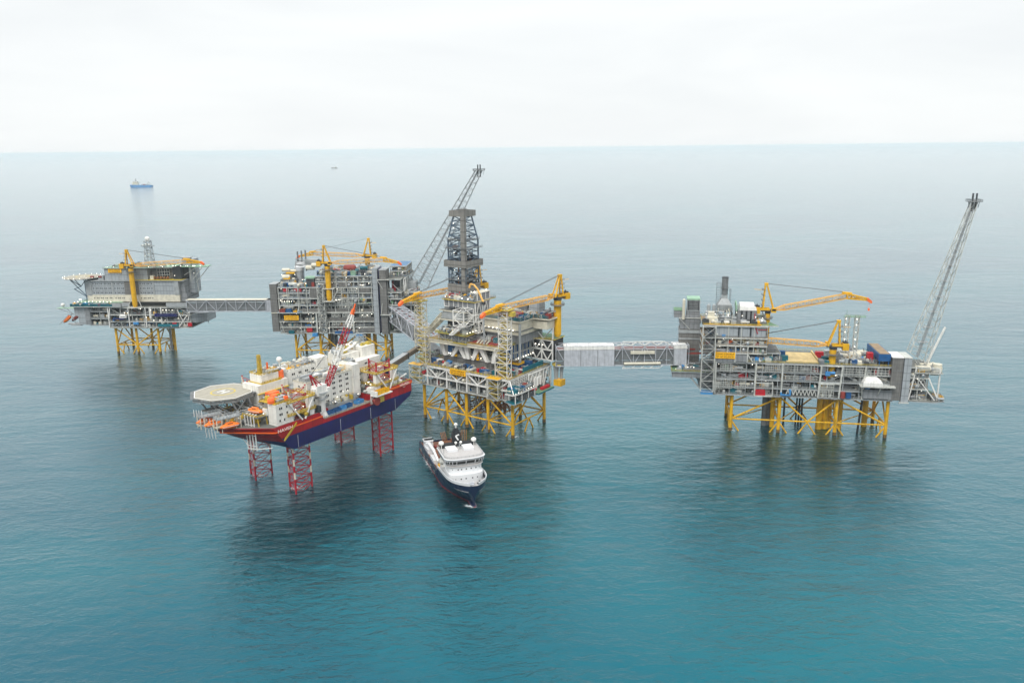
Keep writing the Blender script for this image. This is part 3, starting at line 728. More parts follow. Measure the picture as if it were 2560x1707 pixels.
# weather deck 49.6 towards the right
DK = 49.65
MB().box(34,54,0,26,DK,DK+.45).box(54.2,55,0,28,DK,DK+1.6).build('timber_laydown', 'pale_timber', r4)
MB().box(54,57,-4.4,2,49.7,52.2).box(55,58.4,-4.3,0,44,49.1).build('stair_house', 'mid_grey', r4)
open_module(r4, 10, 30, 2, 24, [DK+.02, 55.2], 4, 2.5, 5, 'f', kinds='-', edge='light_grey', deckm='deck_grey')
m = MB()
for i in range(7): m.box(21.5,27,4+2.8*i,5.9+2.8*i,55.4,57.2)
m.build('cooler_bank', 'mid_grey', r4)
clutter(r4, 58, 88, -2, 8, DK, 4, 26); clutter(r4, 66, 88, 8, 28, DK, 6, 26, big=1.25); clutter(r4, 10, 30, -3, 1.5, DK, 3, 12)
for x, y, ln, r_ in ((71,10,8,1.9),(80,14,8,2.1),(84,20,9,2),(72,2,4,1.2),(79,-1,4,1.1)):
    MB().capsule((x,y,DK+r_+.8),r_,ln,'x').box(x-2,x+2,y-1,y+1,DK,DK+1.4).build('storage_tank', 'cream', r4)
m = MB(); m.lattice([(74,2,DK),(79,2,DK),(79,7,DK),(74,7,DK)],[(74,2,DK+6),(79,2,DK+6),(79,7,DK+6),(74,7,DK+6)],2,.4,.28); m.build('pipe_frame', 'white_steel', r4)
for k in range(3): MB().cyl((68+5*k,16-3*k,DK),(68+5*k,16-3*k,DK+7),.35,n=7).cyl((68+5*k,16-3*k,DK+7),(71+5*k,12-3*k,DK+3),.35,n=7).build('crossover_pipe', 'white_steel', r4)
top_rail(r4, rect(-13,101,-4,32), DK)
# blue sided cooler module
m = MB().box(90.5,97.9,-3,27,53,53.5).box(90.5,91,-3,27,53.5,57.6).box(97.4,97.9,-3,27,53.5,57.6).box(91,97.4,-3,-2.5,53.5,57.6).box(91,97.4,26.5,27,53.5,57.6)
cb = m.build('cooler_casing', 'blue', r4)
m = MB()
for i in range(14): m.box(91.2,97.2,-2.2+2.05*i,-.5+2.05*i,53.6,57.9)
m.build('cooler_fan_bay', 'deck_tan', cb)
m = MB()
for x in (91.4,97):
    for y in (-2,8,17,26): m.beam((x,y,DK),(x,y,53),.7)
m.build('cooler_stand', 'blue', r4)
clutter(r4, 89, 97, 0, 26, DK, 5, 10)
# end walls
MB().box(98.6,105.2,-5.2,10,27.4,56).build('end_wall', 'windwall', r4)
for k in range(3): MB().box(98.7,105.1,-5.35,-5.2,30+8.6*k,30.3+8.6*k).build('wall_trim', 'mid_grey', r4)
MB().box(105.7,110.2,-5.6,9,26.4,56).build('end_wall_pale', 'panel_light', r4)
MB().box(98.2,105.4,-5.5,10.3,56,56.4).build('wall_cap', 'bright_white', r4)
MB().box(105.5,110.4,-5.9,9.4,56,56.5).box(104.6,110.6,-6.2,-5,25.8,26.4).build('wall_cap', 'white_steel', r4)
# flare module
open_module(r4, 111, 123, 0, 20, [27, 34.5, 42, 49], 2, 4, 4, 'fr', kinds='-A', edge='white_steel')
m = MB().beam((112,0,27),(115,0,49),.7).beam((123,0,42),(130,0,27.5),.8).beam((129.5,0,48),(129.5,0,27),.8).beam((116,0,42),(128,0,27),.6).beam((123,18,42),(130,18,27.5),.8)
m.build('raking_strut', 'bright_white', r4)
deck_plate(r4, [(111,-2),(127,-3),(134,0),(134,16),(111,16)], 26.6, .4, 'deck_grey', 'light_grey', .5)
clutter(r4, 124, 133, -1, 13, 26.7, 2.6, 12, pal=['deck_green','mid_grey','dark_grey'])
deck_plate(r4, rect(114,131,-1,17), 45.6, .4, 'deck_grey', 'white_steel', .6)
for x, y, z, ln in ((120,2,47.6,9),(127,3,45,6),(124,8,48,10)):
    MB().capsule((x,y,z),2.0,ln,'x').build('knockout_drum', 'cream', r4)
MB().cyl((129,4,46),(129,4,50.5),2.6,n=12).build('storage_tank', 'cream', r4)
clutter(r4, 113, 130, 1, 14, 45.7, 5, 16, pal=['cream','white_steel','light_grey'])
m = MB(); m.cyl((124,9,50),(132.5,9,74),.9,.7,n=10); m.build('backstay_tube', 'bright_white', r4)
flare(F4, 0, 0, [(112,6,57),(123,6,50),(123,13,50),(112,13,57)], (140.5,9,154.5), 3.2, 20, 'pale lattice flare boom leaning right from the end of the right hand platform', pw=.44)
# telecom lattice pair
for x in (73.4, 79.6):
    MB().lattice([(x,19,DK),(x+2.6,19,DK),(x+2.6,21.6,DK),(x,21.6,DK)],[(x,19,78),(x+2.6,19,78),(x+2.6,21.6,78),(x,21.6,78)],9,.34,.24).build('lattice_mast', 'white_steel', r4)
MB().box(72.6,86,19,21.6,77,77.5).rail([(72.6,19,77.5),(86,19,77.5)],1.2,.15).beam((74,20,77.5),(74,20,82),.2).build('mast_bridge', 'pale_green', r4)
lamps(r4, [(x, 18.6, z) for x in (73.6, 80.4) for z in (57, 62, 67, 72, 76)], .42)
crane(F4, 21.3, 10, 57.5, 82, 1, 45, 11, 9, 18, 'yellow crane with long raised boom on the upper left block of the right hand platform', 1.7, whip=True, hook=6)
crane(F4, 62.6, 0, 39.5, 61, 178, 47, 3.2, 2, 17, 'yellow crane with a flat boom pointing left over the deck of the right hand platform', 2.2)
sign_board(F4, -12.9, 0, -5.4, 52.1, 56.3, 'JOHAN SVERDRUP', 'RP 16/2 EQUINOR', 'yellow name board above the grey louvre box on the right hand platform')
for args in (((17.4,-5.6,27.6),6,2.6,3.4,'red','red container inside the white frame low on the right hand platform'),
             ((12.4,1,DK),4,2.6,2.8,'blue','small blue container at the left end of the cargo row below the yellow crane column'),
             ((16.6,.6,DK),3,2.4,2.4,'red','small red container between blue ones on the right hand platform'),
             ((33,16,DK+.1),4.2,2.6,3.4,'blue','blue container standing at the back left of the yellow laydown deck'),
             ((33,4,DK+.1),4.2,2.6,3.2,'teal','teal container standing at the front left of the yellow laydown deck'),
             ((57.5,16,DK),5,3,3.6,'red','red container behind the crane of the right hand platform'),
             ((60,6,DK),5.6,2.6,3,'teal','dark teal container at the foot of the lower crane of the right hand platform'),
             ((87.2,6,DK),3.4,3.4,6.6,'red','tall red cabin beside the long blue cooler of the right hand platform'),
             ((76,-1.5,DK),3.4,2.4,3.2,'blue','blue container among white tanks on the right hand platform'),
             ((73.5,-4.6,27.6),2.8,2,3.6,'blue','blue container beside a dark red tank low on the right hand platform')):
    (u,v,z),lx,ly,h,mm,lb = args; container(F4,u,v,z,lx,ly,h,mm,lb)
MB().cyl((70,-4.8,27.6),(70,-4.8,31.8),1.5,n=12).build('red_tank','rust_red',r4)

# ================================================================== platform 3 : drilling platform (centre)
r3 = F3.thing('offshore_platform', 0, 0, 0, 'central platform under the tall drilling derrick, on yellow braced legs', 'platform', 'oil platforms linked by bridges')
jacket(r3, [(0,'L',1),(20.6,'H',1),(38.5,'L',1),(57.2,'H',1),(77.7,'L',1)], 39)
for x, y in ((28,12),(30.6,13),(28,17),(36,14),(38.4,15),(46,16)):
    MB().cyl((x,y,-3),(x,y,27),.7,n=10).build('conductor', 'light_grey', r3)
m = MB()
for i in range(9): m.beam((24+3.4*i, 10, 9.4),(24+3.4*i, 32, 9.4),.45)
for j in range(7): m.beam((22,10+3.6*j,9.4),(53,10+3.6*j,9.4),.45)
m.build('conductor_guide_frame', 'conductor_brown', r3)
for x in (40, 50, 57):
    m = MB().cyl((x,20,9),(x,20,26),1.1,n=10)
    for k in range(6): a = k*1.047; m.cyl((x+4.5*math.cos(a),20+4.5*math.sin(a),9.4),(x,20,18),.4,n=6)
    m.build('conductor_cluster', 'conductor_brown', r3)
for y in (0,): pass
MB().box(19.4,21.0,-1.6,-1,-2,9).box(56,57.6,-1.6,-1,-2,9).build('boat_fender', 'mid_grey', r3)
open_module(r3, 0, 78, -3, 46, [27, 33.4, 40.9], 9, 4.2, 9, 'fr', kinds='-A', deckm='deck_grey', edge='white_steel')
m = MB(); frame_face(m, 6.5, 77.5, -3.3, 33.6, 40.2, 4, 'x', 1.0, 'V', .75)
for k in range(9): m.beam((6.5+71*k/8,-3.3,27),(6.5+71*k/8,-3.3,33.4),.7 if k % 2 else 1.1)
m.beam((0,-3.5,33.3),(78,-3.5,33.3),.9); m.beam((0,-3.5,40.3),(78,-3.5,40.3),1.0); m.build('main_truss', 'bright_white', r3)
MB().box(0,78,-3.2,46,25.9,26.5).build('cellar_deck', 'mid_grey', r3)
deck_plate(r3, rect(-.2,78.2,-3.6,46.4), 41.4, .3, 'deck_tan', 'white_steel', .4)
top_rail(r3, rect(-.2,78.2,-3.6,46.4), 41.42, 'rail_yellow')
m = MB()
for i in range(30): m.box(-.2+i*2.6, .9+i*2.6, -3.75, -3.65, 41.45, 42.4)
m.build('toe_board', 'rail_yellow', r3)
D3 = 41.42
stair_tower(r3, -6.5, -8, 9.5, 5, 28, 41.3, 'cream', 'rail_yellow', 'corner_stair', 3)
deck_plate(r3, rect(-7,3.2,-8.4,-3), 41.5, .3, 'yellow', 'cream', .4)
stair_tower(r3, 62.4, -8, 9.2, 5, 27, 41.2, 'white_steel', 'rail_yellow', 'corner_stair', 3)
deck_plate(r3, rect(61.6,72,-8.6,-3), 41.5, .3, 'yellow', 'white_steel', .4)
# left landing with green deck
deck_plate(r3, rect(-17,0,10,30), 40.6, .4, 'deck_green', 'white_steel', .5); clutter(r3, -15, -2, 12, 28, 40.7, 4, 10)
# lower right corner outreach
deck_plate(r3, [(78.2,-9),(85,-9.5),(86,-2),(86,16),(78.2,16)], 33.5, .4, 'deck_grey', 'bright_white', .7)
deck_plate(r3, [(76,-7),(85,-10),(86.4,-2),(86.4,0),(78.4,2)], 27.2, .4, 'teal', 'light_grey', .4)
m = MB(); frame_face(m, -8, 15, 85.6, 27.2, 33.2, 3, 'y', .5, '-'); frame_face(m, 16, 44, 80, 27.2, 40.5, 3, 'y', .8, 'A', .6)
m.beam((78,-3.4,40.5),(84.6,-8.6,33.4),.6); m.build('outreach_frame', 'bright_white', r3)
m = MB()
for j, (za, zb) in enumerate(((35,40.4),)): ladder_wall(m, -2, 20, 78.8, za, zb, 9, 5, .3, 'y'); ladder_wall(m, 22, 34, 79.2, za, zb, 6, 4, .3, 'y')
m.build('wind_screen_grid', 'bright_white', r3)
deck_plate(r3, rect(78.4,86.6,18,38), 27.8, .4, 'deck_green', 'teal', .9)
MB().box(79,81.4,17,24,28,29.4).box(82.6,84.8,26,36,28,29.6).build('hose_reel', 'red', r3)
m = MB()
for i in range(9):
    y = -1+i*2.1
    for k in range(3): m.lathe((84.4,y,29.6-k*1.0),[(1.25-.1*k,-.35),(1.25-.1*k,.35)],10,'y')
    m.cyl((82,y,30.4),(86,y,27.4),.28,n=6)
m.build('hose_loops', 'mid_grey', r3)
for i in range(3): MB().cyl((79.8,23+3.6*i,30.5),(79.8,23+3.6*i,36.5),1.2,n=12).build('bulk_tank', 'bright_white', r3)
clutter(r3, 79, 84, -6, 14, 33.6, 3.5, 22, pal=['teal','teal','blue','mid_grey','white_steel','rust_red'])
MB().capsule((79.6,-6,34.9),1.2,4.4,'x').build('rescue_boat_cover', 'cream', r3)
lamps(r3, [(85.4,-7+k*3,34) for k in range(8)] + [(78.4,0+k*3.4,34.4) for k in range(7)] + [(78.6,20+k*2,36.5) for k in range(5)] + [(78,-4.4,33.8)])
# bracket with hanging yellow cage at the bridge foot
m = MB().cyl((86,45,41.8),(86,45,43),4.6,n=14); m.build('bridge_bearing', 'rail_yellow', r3)
MB().cyl((84.6,44,42),(84.6,44,31.5),2.1,1.2,n=10).cyl((88,46,42),(87.6,46,31.5),1.5,.9,n=10).build('bearing_post', 'light_grey', r3)
MB().box(84,90,41.5,47.5,27.4,31.6).build('hanging_cage', 'yellow', r3)
# deck cargo
for i, (u, v, lx, ly, h, mm, lb) in enumerate((
    (8,4,5,3,3.4,'blue','blue container beside the left lattice tower of the drilling platform'),
    (13.2,3,4,2.6,3.4,'bright_white','white container right of the blue one beside the left lattice tower'),
    (55,0,7,2.6,2.6,'blue','long blue container on the front edge left of the right lattice tower'),
    (62,1,3,2.4,2.4,'teal','teal container tucked behind the right lattice tower'),
    (78-4,6,4.4,2.8,3,'teal','teal container right of the right lattice tower on the drilling platform'),
    (66,10,8,3,3.6,'teal','large teal container inboard of the right lattice tower'),
    (66,20,9,7,4,'blue','broad blue container under the yellow tray on the drilling platform'),
    (72,27,5,4,5,'blue','tall blue container beyond the yellow tray on the drilling platform'))):
    container(F3, u, v, D3+.06, lx, ly, h, mm, lb)
t_ = F3.thing('yellow_tray', 66.5, 20.5, D3+4.2, 'open yellow tray lying on top of the broad blue container', 'tray')
MB().box(-4.4,4.4,-3.6,3.6,0,.2).build('tray_floor','deck_tan',t_)
MB().box(-4.4,4.4,-3.8,-3.6,0,1.6).box(-4.4,4.4,3.6,3.8,0,1.6).box(-4.6,-4.4,-3.8,3.8,0,1.6).box(4.4,4.6,-3.8,3.8,0,1.6).build('tray_side','yellow',t_)
t_ = F3.thing('pipe_manifold', 72.5, 15, D3+.05, 'crimson pump skid lying on the deck beside the blue containers', 'pump skid')
MB().capsule((0,-3,1.2),1,7,'y',8).capsule((1.6,1.5,1.3),1.1,6,'y',8).box(-1,2.6,-6,4,0,.3).build('pump_body','rig_red',t_)
for i in range(3): MB().ball((.8,-2+2*i,2.3),.7,8,5).build('pump_bonnet','rig_red',t_)
# blue pipe racks along the side
m = MB(); m.box(76.6,77.6,13.5,38,D3+.1,D3+4); 
for i in range(16): m.box(77.6,77.8,13.6+1.55*i,14+1.55*i,D3+.2,D3+4.2)
m.build('blue_windscreen', 'teal', r3)
for i, (x, y, mm) in enumerate(((17,2,'red'),(24,1.4,'blue'),(31,2,'deck_green'),(37,2,'red'),(43,1,'blue'),(50,-1,'red'))):
    MB().cyl((x,y,D3),(x,y,D3+2.6),1,n=10).cyl((x,y,D3+2.6),(x,y,D3+2.9),1.15,n=10).build('deck_drum', mm, r3)
clutter(r3, 10, 60, -2, 5, D3, 3, 22); clutter(r3, 60, 76, 4, 40, D3, 4, 30, pal=PAL+['blue','teal','teal','blue'])
# windwall under the cantilever, bright lamps on its top walkway
MB().box(12,54,8.6,42,D3+.02,47.4).build('windwall_base', 'windwall', r3)
m = MB().box(11.6,54.4,7.6,9.6,47.4,47.7); m.rail([(11.6,7.6,47.7),(54.4,7.6,47.7)],1.2,.16); m.build('lamp_walkway', 'white_steel', r3)
lamps(r3, [(x,7.8,49) for x in (13,15,17.4,19,21,34,36,38,42,44,46,50,52.5)], .5)
lamps(r3, [(x,14,z) for x,z in ((17,56),(19,56),(30,52),(40,54),(44,52),(56,54),(60,53))], .55)
# V and A shaped concrete-like frames
m = MB()
def vleg(x0, x1, y, w0=1.1, w1=2.2): MB().frustum((x0-w0,x0+w0,y-1.1,y+1.1),(x1-w1,x1+w1,y-1.3,y+1.3),47.6,57.4).build('raking_leg', 'bright_white', r3)
for y in (6.5, 34):
    for x0, x1 in ((15.5,12.5),(22,29),(33.4,28),(36.5,34.5),(40.5,45),(52.5,47),(57.5,60.5)): vleg(x0, x1, y)
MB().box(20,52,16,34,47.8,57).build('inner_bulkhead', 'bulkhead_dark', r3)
MB().box(15,24,10,12.6,47.8,56).build('blue_tank', 'blue', r3)
for x in (24.5, 44): MB().beam((x,7,48),(x,7,54),.9).beam((x,7,54),(x+3.4,7,55.4),.8).box(x-1,x+1,6.4,7.6,47.7,49).build('jib_arm', 'yellow', r3)
clutter(r3, 16, 56, 9, 15, 47.8, 7, 26)
# cantilever slab
MB().prism([(5,-.4),(33,1.2),(62,3),(64,6),(64,44),(5,44)], 57.2, 59.6).build('cantilever_slab', 'cream', r3)
deck_plate(r3, [(4.6,-.8),(33,.8),(62.4,2.6),(64.4,6),(64.4,44.4),(4.6,44.4)], 60, .35, 'deck_tan', 'cream', .5)
top_rail(r3, [(4.6,-.8),(33,.8),(62.4,2.6)], 60)
t_ = MB(); 
for i in range(4): t_.cyl((46+2.6*i,4,60.9),(42+2.6*i,13,60.9),.6,n=8)
t_.build('drill_pipe', 'cream', r3)
MB().box(36,60,4,12.6,60.05,60.25).build('pipe_deck_mat', 'rust_red', r3); MB().box(35,46,12.8,15.5,60.05,60.3).build('green_mat', 'deck_green', r3)
clutter(r3, 36, 58, 13, 17, 60.1, 5, 14)
# drill module
open_module(r3, 14, 39, 0.5, 27, [60.05, 65.6], 4, 3, 6, 'fr', kinds='Z', edge='rail_yellow')
MB().box(15,38,1.4,26,60.1,65).build('module_wall', 'panel_grey', r3)
deck_plate(r3, [(13,-1.4),(39.8,-1.6),(39.8,27.4),(13,27.4)], 65.9, .3, 'deck_green', 'rail_yellow', .4); top_rail(r3, [(13,-1.4),(39.8,-1.6),(39.8,27.4)], 65.9)
lamps(r3, [(39.8,1+3.2*i,67.2) for i in range(7)], .45)
MB().box(17,36,8,26,65.95,73.4).build('inner_bulkhead', 'bulkhead_dark', r3)
clutter(r3, 15, 38, .2, 6.6, 66, 6, 26); clutter(r3, 36.4, 39, 8, 25, 66, 5, 12)
MB().box(30,36,3,7.4,66,71).build('silo_cabin', 'light_grey', r3)
m = MB().cyl((28.5,2,67.6),(28.5,5,67.6),1.7,n=12); m.build('cable_reel', 'red', r3)
deck_plate(r3, rect(13,37,4.4,31), 74.4, .5, 'deck_grey', 'cream', .8)
MB().prismy([(13.4,74.5),(34.4,74.5),(34.4,80),(15.6,80)], 5.2, 30).build('sloping_wall', 'light_grey', r3)
deck_plate(r3, rect(12.6,35.6,4.6,31), 80.6, .4, 'deck_grey', 'cream', .6)
MB().box(14.4,35,8.4,30.6,80.7,87.6).build('drill_floor_house', 'panel_grey', r3)
MB().box(36,42,7.6,24,80.7,87.7).build('drill_floor_house', 'panel_grey', r3)
m = MB(); ladder_wall(m, 14.4, 35, 8.2, 82.6, 87.6, 5, 1, .4); frame_face(m, 7.6, 24, 42.2, 74.5, 87.4, 2, 'y', .5, 'A', .5); m.build('face_frame', 'bright_white', r3)
MB().capsule((22,7.2,82.2),1.0,5,'x').capsule((28,7.2,82.2),1.0,5,'x').build('process_vessel', 'dark_grey', r3)
deck_plate(r3, rect(13.6,42.4,6.8,31), 88.2, .4, 'deck_grey', 'rail_yellow', .5); top_rail(r3, rect(13.6,42.4,6.8,31), 88.2, 'light_grey')
clutter(r3, 14.6, 40, 7.6, 11, 88.3, 5, 20); lamps(r3, [(x,7.4,89.6) for x in (16,20,24.5,31,36)], .5)
MB().box(36.4,42.2,10,24,88.3,93.6).build('driller_house', 'panel_grey', r3)
m = MB(); ladder_wall(m, 10, 24, 42.35, 88.3, 93.6, 3, 1, .4, 'y'); ladder_wall(m, 36.4, 42.2, 9.9, 88.3, 93.6, 1, 1, .5); m.build('face_frame', 'bright_white', r3)
MB().box(36.2,42.4,9.8,24.2,93.7,94).build('roof_plate', 'cream', r3)
lamps(r3, [(37,10,94.6),(39.6,10.4,94.6),(41,22,94.6)], .5)
# pipe-handling trusses at the near corner of the module
m = MB()
m.lattice([(32,-4,72.5),(41,-4,72.5),(41,7,72.5),(32,7,72.5)],[(32,-4,83.5),(41,-4,83.5),(41,7,83.5),(32,7,83.5)],2,.6,.42)
m.lattice([(36,-1,74),(40,-1,74),(40,2,74),(36,2,74)],[(29.5,-6,66.4),(32,-6,66.4),(32,-4,66.4),(29.5,-4,66.4)],4,.45,.3)
m.lattice([(37,7,74),(42.5,7,74),(42.5,7,79),(37,7,79)],[(37,29,74),(42.5,29,74),(42.5,29,79),(37,29,79)],6,.6,.4)
m.lattice([(40,9,66.2),(44,9,66.2),(44,13,66.2),(40,13,66.2)],[(40,9,74),(44,9,74),(44,13,74),(40,13,74)],2,.5,.35)
m.build('pipe_chute_truss', 'bright_white', r3)
m = MB().lattice([(37,29,76),(43,29,76),(43,29,80),(37,29,80)],[(60,28,79),(66,28,79),(66,28,82),(60,28,82)],7,.5,.32); m.build('catwalk_truss', 'white_steel', r3)
# left gangway towards the bridge
m = MB().lattice([(13,6,74),(13,12,74),(13,12,78),(13,6,78)],[(-9,14,58),(-9,20,58),(-9,20,61),(-9,14,61)],8,.6,.4); m.build('gangway_truss', 'cream', r3)
MB().box(-3,9,22,36,42,60).build('bridge_landing_house', 'bridge_white', r3)
# mud module to the right
MB().box(44,72,18,46,60.1,66).build('module_wall', 'panel_grey', r3)
deck_plate(r3, [(43,15.6),(68,15.6),(68,40),(84,42),(84,56),(43,56)], 60.4, .4, 'deck_green', 'rail_yellow', .6); top_rail(r3, [(43,15.6),(68,15.6),(68,40),(84,42)], 60.4)
MB().box(43,72.4,16.6,46,66.2,76).box(72.5,84,33,47,69,74.4).build('mud_module_wall', 'cream', r3)
m = MB().box(42.6,72.8,16.2,46.4,68.8,69.6).box(42.6,72.8,16.2,46.4,66,66.5); m.build('wall_band', 'mid_grey', r3)
MB().cyl((72.8,16.4,48),(72.8,16.4,74.6),.9,n=10).build('white_duct', 'light_grey', r3)
deck_plate(r3, [(42,15.4),(73.6,15.4),(73.6,31),(86,32.6),(86,48),(42,48)], 76.5, .5, 'deck_tan', 'cream', .8)
m = MB()
for i in range(26): m.box(73.6,73.75,16+.6*i,16.3+.6*i,76.6,79.4)
for i in range(40): m.box(43+.78*i,43.4+.78*i,15.3,15.45,76.6,79)
for i in range(14): m.box(74+.85*i,74.4+.85*i,32.3,32.45,76.6,79)
m.build('windscreen_slats', 'teal', r3)
m = MB()
for i in range(12): m.box(52+1.5*i,53+1.5*i,19,27,76.8,80.6)
m.build('pipe_rack_posts', 'rust_red', r3)
m = MB(); ladder_wall(m, 51, 70, 18.6, 76.8, 81.4, 12, 1, .25); ladder_wall(m, 51, 70, 27.6, 76.8, 81.4, 12, 1, .25); m.build('rack_stanchions', 'white_steel', r3)
MB().box(66,74,38,46,76.7,87).build('vent_tower', 'panel_light', r3); MB().box(56,64,38,46,76.7,84).build('shaker_house', 'mid_grey', r3)
clutter(r3, 55, 84, 33, 46, 76.6, 6, 26, pal=PAL+['cream','white_steel']); clutter(r3, 68, 73, 17, 31, 76.6, 3.4, 12, pal=['teal','blue','rust_red','white_steel'])
for u, v, mm, lb in ((79,36,'blue','blue container on the top deck beside the crane column of the drilling platform'),(82.6,36.4,'rust_red','dark red container next to the blue one beside the crane column'),(70.4,22,'teal','teal container at the corner of the top pipe deck')):
    container(F3, u, v, 76.7, 4, 2.4, 3, mm, lb)
for zs, kk in (((45.5,53),'V'),((53,60),'V')):
    m = MB(); frame_face(m, 66, 84, 40.2, zs[0], zs[1]-.3, 2, 'x', .8, 'V', .7); m.beam((66,40.2,zs[0]),(84,40.2,zs[0]),.7); m.beam((66,40.2,zs[1]-.4),(84,40.2,zs[1]-.4),.6); m.build('side_truss', 'bright_white', r3)
m = MB(); frame_face(m, 68, 84, 40.4, 60.6, 68.6, 1, 'x', .7, 'V', .6); m.beam((68,40.4,68.7),(84,40.4,68.7),.6); m.build('side_truss', 'bright_white', r3)
MB().box(62,83,42,56,45,59.9).build('inner_bulkhead', 'bulkhead_dark', r3)
m = MB()
for z in (48.6, 53.6): m.box(66,68.4,17,40,z-.4,z)
frame_face(m, 17, 40, 68.2, 48.6, 59.8, 5, 'y', .5, '-'); frame_face(m, 17, 40, 66.2, 48.6, 59.8, 5, 'y', .4, '-'); m.build('side_gallery', 'white_steel', r3)
MB().box(56,65.6,17,40,48.8,59.9).build('blue_block', 'blue', r3)
clutter(r3, 58, 67, 12, 38, D3, 5, 14, pal=['blue','teal','dark_grey'])
lamps(r3, [(68.4,18+3*i,49.4) for i in range(8)] + [(70+3*i,40,56) for i in range(3)] + [(44+3.4*i,15.6,70) for i in range(8)], .5)
# boom rests
bR = stair_tower(r3, 66, -3, 9.6, 5, D3+.1, 61, 'bright_white', 'rail_yellow', 'boom_rest_tower', 4)
stair_tower(r3, 69, -3, 7.2, 5, 61, 89, 'bright_white', 'rail_yellow', 'boom_rest_tower', 8)
stair_tower(r3, -2.6, -5, 9.4, 5, D3+.1, 68, 'cream', 'rail_yellow', 'boom_rest_tower', 5)
stair_tower(r3, -1.8, -5, 6.6, 5, 68, 88, 'cream', 'rail_yellow', 'boom_rest_tower', 5)
MB().box(68,78,-4,3,87.4,88).box(76,79.6,-1.5,2,83.6,86.6).build('rest_platform', 'rail_yellow', r3); MB().box(-2.4,5.4,-6,1,86.6,87.2).build('rest_platform', 'rail_yellow', r3)
crane(F3, 85, 45, 62, 89.6, 254, 46, -.6, -2.8, 15, 'tall yellow crane at the right corner of the drilling platform', 2.6, hook=0)
crane(F3, 14, 46, 61, 90.5, 256, 48, 0, -2.6, 15, 'yellow crane behind the derrick with its boom reaching out to the left', 2.6)
lb_ = F3.thing('knuckle_crane', 52, 4, 88.0, 'small orange knuckle arm rising behind the tip of the long crane boom', 'crane')
MB().cyl((0,0,-28),(0,0,0),.6,n=8).build('post', 'light_grey', lb_); MB().box(-1,1,-1,1,0,2).build('turret', 'dark_grey', lb_)
MB().beam((0,0,1.5),(-6,1.4,10),.9).beam((-6,1.4,10),(-9.4,2,12.4),.8).beam((-9.4,2,12.4),(-13,3,12.6),.8).beam((-13,3,12.6),(-14,3,9.8),1.0).build('knuckle_arm', 'crane_orange', lb_)

# derrick: its own thing, standing on the drill floor
CX, CY = 22.6, 20.6
dk = F3.thing('derrick', CX, CY, 88.3, 'tall dark blue derrick wrapped in three taupe wind screens', 'derrick')
def sq(h, z): return [(-h,-h,z),(h,-h,z),(h,h,z),(-h,h,z)]
m = MB(); m.lattice(sq(7.4,0), sq(7.4,40), 10, .8, .46); m.build('lower_lattice', 'derrick_blue', dk)
m = MB(); m.lattice(sq(7.4,40), sq(4.4,56.5), 5, .75, .42); m.build('upper_lattice', 'derrick_blue', dk)
m = MB()
for a, b in ((-1,-1),(1,-1)): m.lattice([(a*7.4-.0,-7.4,0),(a*7.4-a*2,-7.4,0),(a*7.4-a*2,-5.4,0)],[(a*7.4,-7.4,40),(a*7.4-a*2,-7.4,40),(a*7.4-a*2,-5.4,40)],16,.3,.2)
m.lattice([(2,-7.4,0),(5,-7.4,0),(5,-6,0)],[(2,-7.4,44),(5,-7.4,44),(5,-6,44)],18,.3,.22)
m.build('guide_rails', 'derrick_blue', dk)
def band(h, z0, z1, t=.35):
    m = MB(); m.box(-h,h,-h,-h+t,z0,z1).box(-h,h,h-t,h,z0,z1).box(-h,-h+t,-h+t,h-t,z0,z1).box(h-t,h,-h+t,h-t,z0,z1)
    m.build('wind_screen', 'derrick_clad', dk)
band(8.2, 4.0, 9.8); band(9.8, 21.8, 26.4); band(6.6, 56.3, 60.4)
MB().box(-8.2,8.2,-8.2,8.2,4.4,4.9).build('floor_plate', 'mid_grey', dk)
m = MB().box(4.6,7.6,-8.6,-6.0,5,21.7).box(4.9,8.1,-8.9,-6.3,26.5,56.2).box(3.4,7.2,-8,-4.2,60.5,61.8); m.box(4.9,7.9,-7.7,-5.4,56.3,61)
m.build('service_shaft', 'derrick_clad', dk)
for z, h in ((12.5, 9), (34.5, 9.6), (40.2, 8.2)):
    m = MB().box(-h,h,-h,-h+1.6,z,z+.25).box(-h,-h+1.6,-h+1.6,h,z,z+.25).box(h-1.6,h,-h+1.6,h,z,z+.25)
    m.rail([(-h,-h,z+.25),(h,-h,z+.25)],1.1,.14,2.4); m.rail([(h,-h,z+.25),(h,h,z+.25)],1.1,.14,2.4); m.build('gallery', 'mid_grey', dk)
MB().box(-3,3,-3,3,60.4,61).box(-4.4,4.4,-.5,.5,56.5,60.2).box(-.5,.5,-4.4,4.4,56.5,60.2).build('crown_block', 'mid_grey', dk)
m = MB()
for i in range(60):
    x, y, z = rng.uniform(-6,6), rng.uniform(-6,6), rng.uniform(5,42); a_ = rng.uniform(.3,1.1); m.box(x-a_,x+a_,y-a_,y+a_,z,z+rng.uniform(.4,2.4))
m.build('racked_equipment', 'dark_grey', dk)
for q in range(10): MB().cyl((-5+1.1*q,4,5),(-5+1.1*q,4,rng.uniform(28,38)),.3,n=6).build('racked_pipe', 'conductor_brown' if q % 3 else 'derrick_blue', dk)
MB().box(-1.4,1.4,-1.4,1.4,26.6,31).box(-2.2,2.2,-1,1,29,30.4).build('top_drive', 'black', dk)
MB().cyl((0,0,5),(0,0,27),.8,n=8).cyl((-3,-2,5),(-3,-2,24),.5,n=8).build('drill_string', 'conductor_brown', dk)
MB().box(-5.6,-1.5,-5,-2,34.8,36).box(2.2,5,-6.6,-5,13,15).build('pipe_fingers', 'conductor_brown', dk)
MB().beam((-6.5,-7.4,5),(-2.5,-7.4,11),.5).beam((1.5,-7.4,5),(-2.5,-7.4,11),.5).build('a_brace', 'light_grey', dk)
